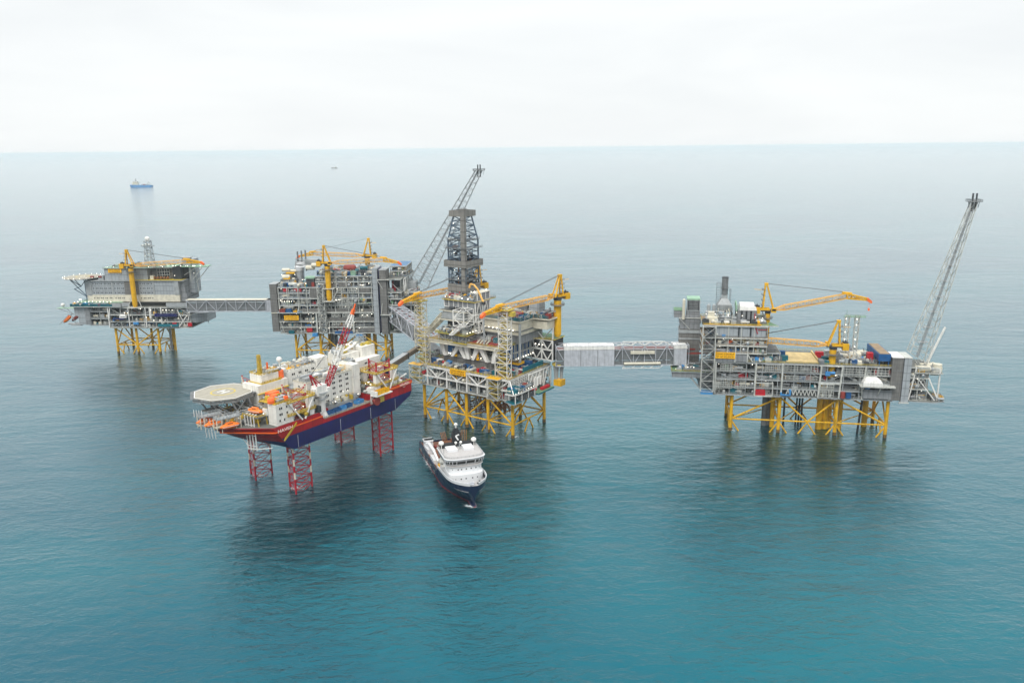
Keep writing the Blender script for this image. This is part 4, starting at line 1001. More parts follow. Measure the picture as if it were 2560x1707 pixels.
m = MB()
for i in range(8): m.ball((rng.choice((-6.4,-2,1,6.4)), -7.6, rng.uniform(6,52)), .22, 6, 4)
m.build('derrick_lamps', 'lamp_glow', dk)
sign_board(F3, 28.1, 41.8, -4.5, 38.2, 42.1, 'JOHAN SVERDRUP', 'DP 16/2 EQUINOR', 'yellow name board on the front truss of the drilling platform')

# ================================================================== platform 2 : process platform
r2 = F2.thing('offshore_platform', 0, 0, 0, 'tall block shaped grey process platform behind the red and white rig', 'platform', 'oil platforms linked by bridges')
jacket(r2, [(0,'L',1),(23,'H',1),(41,'L',0),(60,'H',1),(84,'L',1)], 30)
for x, y, r, m_ in ((31,12,1.7,'mid_grey'),(34,14,1.7,'mid_grey'),(62,14,1.8,'mid_grey'),(66,12,1.8,'jacket_yellow'),(71,14,1.8,'jacket_yellow'),(29,16,1.5,'jacket_yellow'),(38,20,1.6,'jacket_yellow')):
    MB().cyl((x,y,-3),(x,y,26),r,n=12).build('caisson', m_, r2)
MB().box(10,24,-2,24,24.6,25.6).box(36,48,-2,24,24.6,25.6).build('support_beam', 'jacket_yellow', r2)
open_module(r2, -13, 75.5, -3, 34, [26.2, 31.6, 37, 45.2, 58.6], 9, 4, 7, 'fr', kinds='---Z', top=False, edge='white_steel')
open_module(r2, -13, 75.5, -2.6, 34, [45.2, 52, 58.6, 63.4, 68.6], 9, 4, 7, 'fr', kinds='----', deckm='deck_blue')
open_module(r2, 22.6, 75.5, -2.4, 34, [68.62, 73.6, 78.8], 6, 4, 6, 'fl', kinds='-Z', deckm='deck_blue')
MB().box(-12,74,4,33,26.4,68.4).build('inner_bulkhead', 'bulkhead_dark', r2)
m = MB()
for x in (-12,-4,6,14,24,40,52,62,74): m.beam((x,-3.5,45),(x,-3.5,68.5),.6)
for x in (42,51,62,74): m.beam((x,-3.4,68.6),(x,-3.4,78.7),.6)
for x in (22,56): m.beam((x,-4.2,26.4),(x,-4.2,45),1.3)
m.beam((-13,-3.8,45),(76,-3.8,45),1.1); m.beam((-13,-3.8,36.6),(76,-3.8,36.6),.8); m.beam((-13,-3.8,58),(25,-3.8,58),.6)
m.build('main_column', 'white_steel', r2)
m = MB()
for (a,b,z0,z1,nx,nz) in ((42,50,63.4,67.8,5,3),(52,61,63.4,67.8,5,3),(9,16,54,57,3,2),(36,44,40.6,43.6,5,2),(46,54,40.6,43.6,5,2),(62,72,40.6,43.6,6,2),(36,44,33,36,4,2),(46,54,33,36,4,2),(-8,1,49.8,51,6,1),(42,60,49,57,8,4)):
    ladder_wall(m, a, b, -3.9, z0, z1, nx, nz, .24); frame_face(m, a, b, -3.95, z0, z1, nx, 'x', .15, 'Z', .2)
m.build('wind_screen_grid', 'white_steel', r2)
for (a,b,z0,z1) in ((9,24,45.6,49),(27,75,45.6,48.4),(34,56,37.6,40.4),(58,75,37.6,40.4),(-11,0,26.6,29.6),(27,42,69,71.6),(44,55,69,72.4),(63,73,63.8,67.6),(59,75,26.6,30.4),(17,24,59,67.8)):
    MB().box(a,b,-3.2,-2.9,z0,z1).build('cladding_panel', 'windwall', r2)
for x0, x1 in ((-8,-3),(2,9)): MB().box(x0,x1,-2.2,0,64,67.4).build('red_cabinet', 'red', r2)
MB().box(12,17,-4,-1.6,27,30.4).build('red_cabinet', 'red', r2)
# projecting left balcony with cargo, green-trimmed landing on the right
deck_plate(r2, [(-13.4,-6.6),(7,-6.6),(9.4,-3),(-13.4,-3)], 45.8, .4, 'deck_blue', 'white_steel', .7)
for k in (-12, 5.4): MB().beam((k,-6.4,45.8),(k+1,-4,51),.5).build('balcony_strut', 'white_steel', r2)
deck_plate(r2, [(55,-7),(69,-7),(75,-3),(58,-3)], 54.4, .4, 'deck_green', 'white_steel', .6); clutter(r2, 58, 68, -6.4, -3.6, 54.5, 4, 8, pal=['deck_green','yellow','dark_grey'])
for x0, x1, z in ((-6,10,26),(38,56,26.2)):
    deck_plate(r2, rect(x0,x1,-7.4,-3), z, .4, 'deck_grey', 'light_grey', .6)
MB().box(39,55.6,-7.5,-7.2,26.1,28.4).build('blue_parapet', 'blue', r2)
m = MB().box(17.6,22.4,-6.6,-3,23,26).box(58,64,-6.4,-3,22.8,24.8); m.build('access_basket', 'light_blue', r2)
m = MB(); m.beam((-9,-4,26),(-12,-4,37),.5).beam((28,-8,26),(32,-4,36),.6).beam((34,-8,26),(33.4,-4,36),.5); m.build('raking_strut', 'white_steel', r2)
stair_tower(r2, 25.4, -8.6, 6, 4.6, 27.4, 72, 'white_steel', 'light_grey')
# left end wall
MB().box(-19.6,-13.4,-4.6,8,27.4,71.4).build('end_wall', 'windwall', r2); MB().box(-19.9,-13.2,-4.9,8.2,71.4,71.9).build('wall_cap', 'light_grey', r2)
MB().beam((-19.8,-4.8,45),(-13,-4.8,45),.6).build('wall_trim', 'cream', r2)
# right end walls
MB().box(75.8,80.4,-7,14,25.2,86).build('end_wall_pale', 'panel_light', r2)
MB().box(80.5,82,-3,12,26,84.6).build('wall_gap', 'hull_blue', r2)
MB().box(82.2,88.2,-6.4,10,25.2,84.2).build('end_wall', 'windwall', r2); MB().box(81.9,88.6,-6.7,10.3,84.2,84.7).build('wall_cap', 'light_grey', r2)
m = MB().box(80.4,92,-8,-6.6,75.4,76).box(82,92,-8,-6.5,43,43.8).beam((80.4,-7.4,75.4),(88.5,-5,60),.5).beam((82.6,-7.4,43.4),(84,-7,54),.5).beam((91,-7,43.4),(93,-5,54),.5)
m.build('wall_landing', 'white_steel', r2)
# right-hand open module going back
open_module(r2, 88.4, 101, -2, 46, [26, 36, 43.6, 52, 57.6, 63.6, 75.6], 1, 3, 5, 'fr', kinds='--Z', edge='white_steel')
deck_plate(r2, [(84,-6),(92,-6),(104,8),(106,46),(84,46)], 76, .5, 'deck_grey', 'white_steel', .8)
m = MB(); frame_face(m, -2, 46, 103.6, 64, 75.4, 5, 'y', .6, 'V', .5); m.build('side_frame', 'bright_white', r2)
open_module(r2, 89, 104, 12, 44, [76.02, 81, 85.6], 2, 4, 5, 'fr', kinds='--', deckm='deck_blue')
for x, y, z, c_, ln in ((106,14,60,'cream',6),(108,20,66,'bright_white',7),(104,6,34,'bright_white',5),(112,22,63,'cream',5),(110,16,52,'rust_red',12)):
    MB().capsule((x,y,z),2.6,ln,'x').build('knockout_drum', c_, r2)
open_module(r2, 101.2, 114, 8, 34, [33, 41, 50, 58.6], 2, 4, 4, 'fr', kinds='-', edge='light_grey')
deck_plate(r2, [(84,-4),(96,0),(114,10),(114,34),(84,34)], 27, .5, 'deck_green', 'light_grey', .6)
MB().box(104,112,14,26,58.7,70).build('flare_foot', 'light_grey', r2)
clutter(r2, 102, 113, 9, 20, 58.7, 8, 16, pal=['white_steel','light_grey','cream','rust_red'], big=1.4)
flare(F2, 0, 0, [(105,17,71),(121,17,62),(121,29,62),(105,29,71)], (172,23,170.6), 6.2, 19, 'tall grey lattice flare boom rising behind the derrick', 'light_grey', .55)
# roof equipment
m = MB()
for i, x in enumerate((1.4, 4.8, 8.2)):
    m.cyl((x,19+i,80),(x,19+i,98.5+i*.5),.75,n=10)
m.build('exhaust_pipe', 'mid_grey', r2)
MB().cyl((2.6,18,68.6),(2.6,18,81),4.1,n=16).cyl((2.6,18,81),(2.6,18,84),4.8,4.2,n=16).frustum((-2,12,16,24),(0,10,18,22),84,89).build('turbine_stack', 'silver', r2)
m = MB(); m.lattice([(-1,16,84),(12,16,84),(12,24,84),(-1,24,84)],[(0,17,92),(20,17,90),(20,23,90),(0,23,92)],3,.4,.3); m.build('stack_frame', 'light_grey', r2)
MB().box(8,20,17,24,84,91).build('filter_house', 'light_grey', r2)
for x, y, z, r_, ln in ((-9,14,82,1.6,8),(-1,15,81,1.3,10),(-8,10,76,2.2,8),(14,14,84,2.2,9),(20,12,86.5,2,9),(-6,12,73,2,12)):
    MB().capsule((x,y,z),r_,ln,'x').build('storage_tank', 'cream', r2)
MB().box(-13,2,8,24,68.7,74).box(-11,-3,10,22,74,79).build('roof_block', 'mid_grey', r2)
MB().box(-8,0,9.8,12,79,80.2).box(-10,-4,8,9.6,74,76.4).build('yellow_grating', 'yellow', r2)
MB().box(-8,-2,0,4,68.9,72).build('blue_pump', 'blue', r2)
clutter(r2, -12, 21, -1.6, 7, 68.7, 5, 30, pal=PAL+['cream','cream','light_grey'], big=1.2)
clutter(r2, 23, 74, -1.5, 10, 78.9, 5, 50, pal=PAL+['teal','teal','pale_green','rust_red','cream'], big=1.3)
clutter(r2, 24, 74, 10, 30, 78.9, 8, 30, pal=PAL+['rust_red','light_grey'], big=1.6)
MB().box(13,22,-2.4,6,76.2,77.6).build('green_roof', 'pale_green', r2)
m = MB().box(14,21.6,-2,5,68.8,76); m.build('inner_bulkhead', 'bulkhead_dark', r2)
MB().capsule((52,10,84),3.2,12,'x').box(46,58,8,12,79,82).build('roof_drum', 'rust_red', r2)
MB().lathe((60,4,82.4),[(1.8,-1.6),(1.9,1.6)],12,'x').lathe((66,6,84.6),[(1.7,-3.4),(1.8,3.4)],12,'x').build('teal_drum', 'teal', r2)
lamps(r2, [(rng.uniform(-12,74), -4, z) for z in (30.5,36,42.6,43.6,56.6,57,67,72,80.4) for _ in range(3)] + [(-9+2.2*i,-4,55.6) for i in range(6)] + [(64+1.1*i,-4,70.4) for i in range(4)] + [(10+1.6*i,0,75) for i in range(2)], .42)
crane(F2, 35.6, -6.6, 56.8, 90.2, 0.5, 47, 3.6, 1, 16, 'yellow crane on the near side of the tall process platform, boom to the right', 2.4)
m = MB().box(30,41,-9.6,-3,55.9,56.7).beam((30.4,-9.4,56.2),(30.4,-9.4,67.6),.6).beam((39.4,-9.4,56.2),(40,-9.4,67.6),.6).beam((38.6,-9.4,57),(43.4,-5,66),.7).box(30,41,-9.6,-3,67.6,68.2)
m.build('crane_cradle', 'white_steel', r2)
crane(F2, 62, 40, 74, 90.4, 179.5, 48, 3.4, 1, 17, 'yellow crane at the back of the tall process platform, boom to the left', 2.4)
sign_board(F2, -7.7, 5.7, -5.6, 38.5, 42.8, 'JOHAN SVERDRUP', 'P1 16/2 EQUINOR', 'yellow name board low on the left of the tall process platform')
for u, v, z, lx, mm, lb in ((-9,-5,45.9,5,'rust_red','dark red container at the left end of the balcony of the process platform'),(-3,-5.2,45.9,5,'blue','blue container in the middle of the balcony of the process platform'),(3,-5.2,45.9,3,'yellow','small yellow cargo box at the right of the balcony of the process platform'),(-1.6,-6,26.1,4.6,'teal','teal container on the low landing under the name board')):
    container(F2, u, v, z, lx, 2.4, 2.6 if mm != 'yellow' else 1.2, mm, lb)

# ================================================================== platform 1 : living quarters
r1 = F1.thing('offshore_platform', 0, 0, 0, 'grey living quarters platform with helideck at the far left', 'platform', 'oil platforms linked by bridges')
jacket(r1, [(0,'H',1),(20.3,'L',1),(42,'H',1)], 28, mid=False)
for x, y in ((46,14),(49,15),(52,12),(44,20)): MB().cyl((x,y,-3),(x,y,26),.6,n=10).build('caisson', 'light_grey' if x < 48 else 'jacket_yellow', r1)
MB().prism([(-1,-4),(64,-4),(74,0),(74,30),(-1,30)], 25.8, 27.2).build('cellar_deck', 'mid_grey', r1)
open_module(r1, -2, 78, -5, 30, [27.4, 33, 39.6, 46.8], 7, 4, 7, 'fr', kinds='--Z', edge='white_steel')
open_module(r1, -22, -2, -3, 28, [29, 35.6, 42.4, 47.4], 2, 3, 6, 'fl', kinds='---', edge='light_grey')
MB().box(-37,-26,-3,20,37.6,47).box(-33.4,-22.4,-3.4,22,29.2,38.6).build('panel_wall', 'panel_light', r1)
MB().box(-26,-21,-4,24,29,47.2).build('panel_wall', 'panel_grey', r1)
m = MB()
m.box(-38.4,3.6,-6.4,22,47.4,47.9); m.build('deck_plate', 'deck_grey', r1)
m = MB()
for i in range(42): m.box(-38.2+i,-37.7+i,-6.6,-6.3,47.2,50)
m.box(-38.2,3.6,-6.2,-6.05,47.4,50); m.build('slatted_parapet', 'teal', r1)
MB().beam((-38.4,-6.7,47.1),(3.6,-6.7,47.1),.5).build('deck_edge_beam', 'white_steel', r1)
MB().box(3.6,12,-7,-5,47,50.6).box(12.2,20,-5.8,-4,47.4,50.8).box(56,76,-6,-4.6,47,50.8).build('parapet', 'light_grey', r1)
clutter(r1, -35, 2, -5, -2, 48, 2.6, 24, pal=PAL+['blue','cream','cream'])
lamps(r1, [(-34+3.6*i, -5.6, 51.6 + (i % 3)*.3) for i in range(11)] + [(-36+i, 6, 52) for i in range(3)], .45)
lamps(r1, [(x,-5.4,z) for x, z in ((14,41),(17,41),(40,44),(52,44),(55,44),(58,44),(61,44),(35,37),(42,34),(48,34),(53,34),(30,45),(66,36))], .45)
MB().box(-32,12,-3.4,20,50.6,51.3).build('gallery_roof', 'pale_green', r1)
# raking columns, crane base, blue/teal landings
m = MB()
for x in (-2,18,34.6,50): m.beam((x,-5.6,27.4),(x,-5.6,46.6),.8)
m.beam((66,-5.4,27.6),(78,-3,44),.9).beam((66,-5.4,44),(72,-4,28),.7).beam((78,-4,44),(73,-4,28),.7).beam((-2,-5.5,34),(0,-5.5,46),.8)
m.build('main_column', 'bright_white', r1)
MB().cyl((39,-4.8,36),(39,-4.8,46),1.1,n=10).build('white_duct', 'bright_white', r1)
MB().box(44,66,-7.4,-5,38,40.6).box(2,14,-7.6,-5,35,36).build('slatted_parapet', 'hull_blue', r1)
MB().box(46,66,-6.6,-5,28,30.6).build('pump_row', 'teal', r1); MB().box(9,16,-6.8,-5,36.4,38.4).capsule((12.6,-6.2,38.6),1.3,6,'x').build('rescue_boat_cover', 'bright_white', r1)
for x in (60, 75): MB().box(x,x+4,-6.2,-5,28.4,31.6).build('red_cabinet', 'red', r1)
MB().box(22,27,-6.6,-5,30,32.4).build('access_basket', 'light_blue', r1)
MB().prism([(76,-3),(90,4),(90,24),(76,24)], 31, 39.4).build('side_pod', 'panel_light', r1)
m = MB(); frame_face(m, 78, 92, 2, 30, 40, 3, 'x', .4, 'Z', .3); m.build('side_frame', 'light_grey', r1)
# accommodation block
AX0, AX1, AY0, AY1 = -22.4, 68, -2, 26
MB().box(AX0,AX1,AY0,AY1,51.4,58).build('accommodation_base', 'cream', r1)
MB().box(AX0+.4,AX1-.4,AY0+.3,AY1-.3,58.02,71).build('accommodation_block', 'panel_light', r1)
MB().box(AX1-.4,AX1+5,AY0+3,AY1-1,58,72).box(AX1,AX1+6,AY0+2.6,AY1,51,58).build('stair_block', 'panel_grey', r1)
MB().box(15,24,-1.9,0,58,71).box(24.5,29,-1.95,.2,58.1,71.2).build('recess_cladding', 'windwall', r1)
MB().box(AX0-.6,AX0+5,AY0-.3,AY1,57.6,71.4).box(63.6,68.2,AY0-.4,AY0+5,58.1,71.5).build('corner_cladding', 'light_grey', r1)
for x in (2.4, 43): MB().box(x,x+1.6,AY0-.1,AY0+.35,58.1,70.8).build('drain_strip', 'light_grey', r1)
MB().box(AX0-.6,AX1+5.5,AY0-.9,AY1,71.1,71.9).build('roof_edge', 'light_grey', r1)
MB().box(24,72,AY0-1.2,AY1,71.95,72.2).build('roof_walk', 'rail_yellow', r1)
wm = MB().box(-.42,.42,-.08,.05,-.5,.5); w0 = None; kk = 0
for z in (54.9, 60, 64.2, 68.6):
    xs = [AX0+7+2.1*i + (.5 if i % 2 else 0) for i in range(28)]
    for x in xs:
        if 14.5 < x < 30 or abs(x-3.2) < 1.1 or abs(x-43.8) < 1.1 or x > 63: continue
        if kk >= 96: break
        if w0 is None: w0 = wm.build('window', 'glass', r1, (x, AY0-.02 if z < 58 else AY0+.27, z))
        else:
            o = w0.copy(); col.objects.link(o); o.location = (x, AY0-.02 if z < 58 else AY0+.27, z)
        kk += 1
for i in range(7): 
    o = w0.copy(); o.name = 'side_window'; col.objects.link(o); o.rotation_euler = (0,0,R(90)); o.location = (AX1+6.06, 3+3*i, 54.8)
# upper block with dark recesses
MB().box(-4,38,0,22,72,83).build('upper_block', 'panel_light', r1); MB().box(38.2,62,6,24,72,83).build('upper_block', 'windwall', r1)
MB().box(45,57,5.6,6,74,82).build('glazed_screen', 'glass', r1)
m = MB(); ladder_wall(m, 45, 57, 5.5, 73, 82, 5, 3, .35); m.build('glazing_frame', 'white_steel', r1)
m = MB(); [m.capsule((44+3.2*i,1.6,73.8),1.3,2.6,'x',8) for i in range(5)]; m.build('air_unit', 'conductor_brown', r1)
MB().box(40,43.4,.4,3,72.3,76).build('air_intake', 'cream', r1)
m = MB()
for x in (2,10,18,30,36): m.box(x,x+.5,-.2,0,72.1,82.8)
m.build('drain_strip', 'light_grey', r1)
deck_plate(r1, [(-4.6,-1),(38,-1),(46,3),(62.6,3),(62.6,25),(-4.6,25)], 83.5, .4, 'pale_green', 'light_grey', .5); top_rail(r1, [(-4.6,-1),(38,-1),(46,3),(62.6,3)], 83.5, 'light_grey')
clutter(r1, 0, 56, 1, 20, 83.6, 3, 22, pal=['light_grey','mid_grey','white_steel','pale_green'])
MB().box(62,70,2,20,66,84).box(68,73.6,8,24,72,86).build('dark_tower', 'dark_grey', r1)
m = MB().box(69,72.6,1.6,1.9,62,72); m.build('glazed_screen', 'glass', r1)
MB().box(72,78,10,24,58,90).build('lift_tower', 'panel_light', r1)
m = MB(); m.box(60,94,4,16,83.4,84); m.rail([(60,4,84),(94,4,84)],1.2,.2); m.build('upper_landing', 'pale_green', r1)
m = MB().beam((78,4,83.4),(78,4,70),.5).beam((90,4,83.2),(80,4,72),.6).beam((72,4,76),(84,4,83),.4).beam((78,14,83.4),(80,14,58),.5).beam((94,10,83.2),(80,10,68),.6); m.build('landing_strut', 'white_steel', r1)
m = MB().box(70,77,7,12,84,92).box(68,78,6,13,92,92.5); m.build('mast_house', 'light_grey', r1)
lamps(r1, [(rng.uniform(38,90), 3.4, 84.8) for _ in range(16)] + [(rng.uniform(-2,56), 0, 84.5) for _ in range(6)] + [(64,1,76),(82,3,78)], .42)
# helideck of the platform
HX, HY, HZ = -30, 7, 74.2
oct8 = lambda r, k=8, o=.3927: [(HX+r*math.cos(6.28318*i/k+o), HY+r*1.0*math.sin(6.28318*i/k+o)) for i in range(k)]
hd = MB().prism(oct8(17), HZ-.7, HZ).build('helideck', 'helideck_grey', r1)
m = MB(); pts = oct8(18.8); inn = oct8(17.1)
for i in range(8):
    a, b, c_, d_ = pts[i], pts[(i+1) % 8], inn[(i+1) % 8], inn[i]
    m._add([(*a,HZ-.3),(*b,HZ-.3),(*c_,HZ-.6),(*d_,HZ-.6),(*a,HZ-.45),(*b,HZ-.45),(*c_,HZ-.75),(*d_,HZ-.75)],[(0,1,2,3),(7,6,5,4),(0,4,5,1),(2,6,7,3)])
m.build('safety_net', 'light_grey', hd)
def ring(cx, cy_, z, r0, r1_, n=40):
    m = MB()
    for i in range(n):
        a, b = 6.28318*i/n, 6.28318*(i+1)/n
        m._add([(cx+r*math.cos(t), cy_+r*math.sin(t), zz) for zz in (z, z+.03) for r, t in ((r0,a),(r1_,a),(r1_,b),(r0,b))], [(4,5,6,7),(0,4,7,3),(1,2,6,5)])
    return m
ring(HX, HY, HZ+.01, 5.4, 6.2).build('landing_circle', 'rail_yellow', hd)
text_part('H', 6, hd, (HX, HY, HZ+.03), (0,0,R(20)), 'mark_white', 'letter_h', depth=.02)
m = MB(); A0 = [(HX-9,HY-9,HZ-.8),(HX+11,HY-10,HZ-.8),(HX+11,HY+10,HZ-.8),(HX-9,HY+9,HZ-.8)]
for (a, b) in (((HX-9,-1,HZ-1),(-21,-1,54)),((HX-4,-1,HZ-1),(HX+2,-1,66)),((HX+2,-1,66),(HX+8,-1,HZ-1)),((HX-9,-1,HZ-1),(HX+2,-1,66)),((HX-5,-1,63.5),(HX+2,-1,66)),((HX-5,-1,63.5),(-22,-1,55)),((HX-9,16,HZ-1),(-21,16,54)),((HX-12,-1,HZ-1.2),(HX+12,-1,HZ-1.2)),((HX-12,16,HZ-1.2),(HX+12,16,HZ-1.2)),((-24,-1,72),(-24,-1,52)),((-24,-1,60),(-22,6,74))): m.beam(a, b, .55)
m.build('support_truss', 'derrick_blue', hd)
lamps(r1, [(x,y,HZ+.3) for x, y in oct8(17.3, 20)], .3)
MB().box(-10,-5,-1,6,72,76.4).build('side_cabin', 'light_grey', r1)
for x in (-16,-8): MB().box(x-1.6,x+1.6,-1.6,0,74.6,76).build('fire_monitor', 'rust_red', r1)
# antenna landing lower left
deck_plate(r1, [(-58,2),(-38,2),(-38,8),(-58,8)], 44, .4, 'pale_green', 'light_grey', .4)
m = MB().beam((-56,3,43.6),(-37,3,36),.4).beam((-48,3,43.6),(-42,3,38),.4); m.build('landing_strut', 'light_grey', r1)
MB().cyl((-52,4,44),(-52,4,46),.4,n=8).ball((-52,4,47),1.9,12,7).build('radome', 'bright_white', r1)
m = MB().cyl((-48,3,29),(-36,3,28),1,n=8).box(-44,-34,0,8,27.4,29).beam((-46,2,38),(-57,2,28),.5).beam((-46,8,38),(-57,8,28),.5).beam((-44,2,38),(-40,2,29),.4); m.build('lifeboat_chute', 'light_grey', r1)
def freefall(u, z, mm, label, sgn=0):
    b = F1.thing('lifeboat', u, 4+sgn, z, label, 'lifeboat', 'free fall lifeboats of the living quarters'); b.rotation_euler = (0, R(-38), F1.a)
    MB().lathe((0,0,0),[(.15,-5.2),(1.1,-4.2),(1.6,-2),(1.7,1.5),(1.4,4),(.7,4.9)],12,'x').build('hull', mm, b)
    MB().box(2,4.2,-.9,.9,1.0,2.3).build('canopy', mm, b); return b
freefall(-49.6, 32.8, 'lifeboat_orange', 'bright orange lifeboat pointing down its chute at the far left platform')
freefall(-43.6, 33.4, 'rust_red', 'dark red lifeboat pointing down behind the bright orange one', 4)
# slim communications mast on the roof
cm = F1.thing('antenna_mast', 27, 28, 83.6, 'slim silver lattice mast on the roof of the living quarters', 'mast')
m = MB(); m.lattice([(-3.4,-3.4,0),(3.4,-3.4,0),(3.4,3.4,0),(-3.4,3.4,0)],[(-2.4,-2.4,22),(2.4,-2.4,22),(2.4,2.4,22),(-2.4,2.4,22)],7,.45,.35); m.build('lattice', 'silver', cm)
MB().box(-5,5,-3.6,3.6,17,17.5).rail([(-5,-3.6,17.5),(5,-3.6,17.5)],1.2,.3).box(-3,3,-3,3,22,22.4).build('platform', 'light_grey', cm)
MB().ball((0,0,24.2),2.4,12,7).build('radome', 'bright_white', cm)
m = MB(); [m.ball((x,-3.6,z),.8,8,5) for x, z in ((-2,8),(2,10),(-3,18.6),(3,19),(0,19.4))]; m.build('dish', 'bright_white', cm)
crane(F1, 26.4, -7.2, 47.4, 86, 1.5, 50, 4.6, 3.4, 15, 'yellow crane standing in front of the living quarters at the far left', 2.3)
m = MB().beam((20,-8,47),(24,-6.8,58),.5).beam((33,-8,47),(29,-6.8,58),.5).box(19,34,-10,-5,46.4,47.3); m.build('crane_foot', 'white_steel', r1)
sign_board(F1, .4, 13.4, -.6, 79, 83, 'JOHAN SVERDRUP', 'LQ 16/2 EQUINOR', 'yellow name board at the roof corner of the living quarters')
for u, mm, lb in ((-24,'light_blue','light blue container behind the slatted parapet at the far left'),(-19,'blue','dark blue container right of the light blue one at the far left')):
    container(F1, u, -4.4, 48, 4.4, 2, 2.4, mm, lb)
# ================================================================== bridges
def bridge(P, Q, w_, z0, z1, label, clad=(), n=10, mat_='bridge_white', red=True, boxy=True, top_extra=None):
    d = Q - P; L_ = d.length; a = math.atan2(d.y, d.x)
    r = empty('gangway_bridge', (P.x, P.y, 0), a, label, 'bridge', 'bridges linking the platforms')
    h = w_/2; m = MB()
    A = [(0,-h,z0),(0,h,z0),(0,h,z1),(0,-h,z1)]; B = [(L_,p[1],p[2]) for p in A]
    m.lattice(A, B, n, .62, .42); m.build('truss', mat_, r)
    MB().box(0,L_,-h+.3,h-.3,z0+.5,z0+.9).box(0,L_,-h+.4,-h+.6,z0+.9,z0+3.4).build('walkway', 'mid_grey', r)
    if boxy: MB().box(1,L_-1,-h+1,h-1,z0+3.6,z0+(z1-z0)*.72).build('cable_duct', 'mid_grey', r)
    for k in range(5):
        MB().cyl((0,-h+1.1+k*(w_-2)/4,z0+(z1-z0)*.8),(L_,-h+1.1+k*(w_-2)/4,z0+(z1-z0)*.8),.38,n=7).build('pipeline', 'rust_red' if (k % 2 and red) else 'silver', r)
    for (t0, t1, up_) in clad:
        q = MB().box(L_*t0,L_*t1,-h-.35,h+.35,z0-.3,z1-2.6+up_); q.build('cladding', 'bridge_white', r)
        t = MB().prism([(0,0)]*0 or [(L_*t0,-h-.35),(L_*t1,-h-.35),(L_*t1,h+.35),(L_*t0,h+.35)], z1-2.4+up_, z1+up_); t.build('roof_cladding', 'bright_white', r)
        g = MB(); k = max(1, int((t1-t0)*L_/9))
        for i in range(k+1): x = L_*(t0+(t1-t0)*i/k); g.box(x-.15,x+.15,-h-.45,-h-.35,z0-.3,z1-2.7+up_)
        g.build('panel_joint', 'mid_grey', r)
    return r, L_
b, L1 = bridge(F2.w(-104,12), F2.w(-19.6,12), 7, 44, 54.6, 'straight grey trussed bridge between the living quarters and the process platform', n=9, red=False, boxy=False, mat_='bridge_white')
MB().box(1,L1-8,-2.2,2.6,47.4,53.4).build('enclosed_walkway', 'mid_grey', b)
MB().box(L1-8.5,L1,-3.9,3.9,43.4,55).build('bridge_portal', 'bridge_white', b)
MB().box(-.5,L1,-3.9,3.9,54.7,55).build('bridge_roof', 'cream', b)
b, L2 = bridge(Vector((-109,727,0)), Vector((-56,594,0)), 13, 37, 50.5, 'white trussed pipe bridge seen end on behind the left lattice tower', n=8, boxy=False, mat_='bridge_white')
m = MB()
for k in range(12): m.beam((L2*k/12,-6.6,50.6),(L2*(k+1)/12,6.6,50.6),.6); m.beam((L2*k/12,6.6,50.6),(L2*(k+1)/12,-6.6,50.6),.6)
m.build('top_bracing', 'bridge_white', b)
P_, Q_ = F3.w(84,44), F4.w(-30,18)
b, L3 = bridge(P_, Q_, 10, 42, 56, 'long white bridge, half boxed in with panels, between the two right hand platforms', n=12, clad=((.06,.44,0),(.885,.985,0)))
m = MB()
for t0, t1 in ((.46,.56),(.56,.66),(.66,.76),(.76,.86)):
    m.beam((L3*t0,-5.3,56.3),(L3*(t0+t1)/2,-5.3,59 if t0 > .5 else 57.6),.6); m.beam((L3*(t0+t1)/2,-5.3,59 if t0 > .5 else 57.6),(L3*t1,-5.3,56.3),.6)
m.beam((L3*.5,-5.3,59),(L3*.8,-5.3,59),.6); m.beam((L3*.5,-5,40),(L3*.78,-5,40),.5)
for k in range(5): m.beam((L3*(.5+.07*k),-5,40),(L3*(.53+.07*k),-5,42),.4)
m.build('king_post_truss', 'bright_white', b)
m = MB().capsule((L3*.65,-5.6,43.4),1.0,26,'x').box(L3*.56,L3*.74,-6.4,-5.2,50.4,52.4); m.build('service_platform', 'cream', b)
MB().box(L3*.985,L3+14,-3,-2,49,50).box(L3*.985,L3+14,1,2,51,52).build('pipe_link', 'rust_red', b)

# ================================================================== jack-up accommodation rig
rh = FH.thing('jack_up_rig', 0, 0, 0, 'red and blue hulled accommodation rig raised on red lattice legs', 'rig')
def outline(z):
    # hull plan at height z: (bow ... stern), starboard side is v = -8
    f = max(0, min(1.1, (z-28.6)/14.4)); g_ = max(0, min(1, (z-28.6)/6.5))
    k = f**.8
    bow = [(-8-12*k,-8),(-9-20*k,6),(-10-27*k,17.75),(-9-20*k,29.5),(-8-12*k,43.5)]
    ster = 74 + 16*g_
    return [(ster,43.5)] + [(ster,-8)] + bow       # order: stern port, stern stbd, bow...
hull = MB(); lev = [(28.6,0),(30,0),(33,0),(36,0),(39.2,1),(41.2,1),(42.6,2),(44,1)]
def hull_top(u): # sheer: the side is cut down amidships
    return 42.6
ring_ids = []
zs = [28.6, 30, 31.5, 33, 34.5, 37.2, 39.4]
def ringpts(z): 
    o = outline(z); res = []
    # split the long sides so colour bands can follow
    a, b_ = o[0], o[1]
    return o
for z in zs: ring_ids.append([(x, y, z) for x, y in ringpts(z)])
n = 7
for k in range(len(zs)-1):
    A, B = ring_ids[k], ring_ids[k+1]
    for i in range(n):
        j = (i+1) % n
        bowface = i in (2,3,4,5)
        hull.cur = 1 if (zs[k] >= 37 or (bowface and zs[k] >= 30)) else 0
        if i in (2,5) and zs[k] < 34: hull.cur = 0
        hull._add([A[i], A[j], B[j], B[i]], [(0,1,2,3)] if False else [(3,2,1,0)])
hull.cur = 0; hull._add(ring_ids[0], [tuple(range(n))]); hull.cur = 1; hull._add(ring_ids[-1], [tuple(range(n))[::-1]])
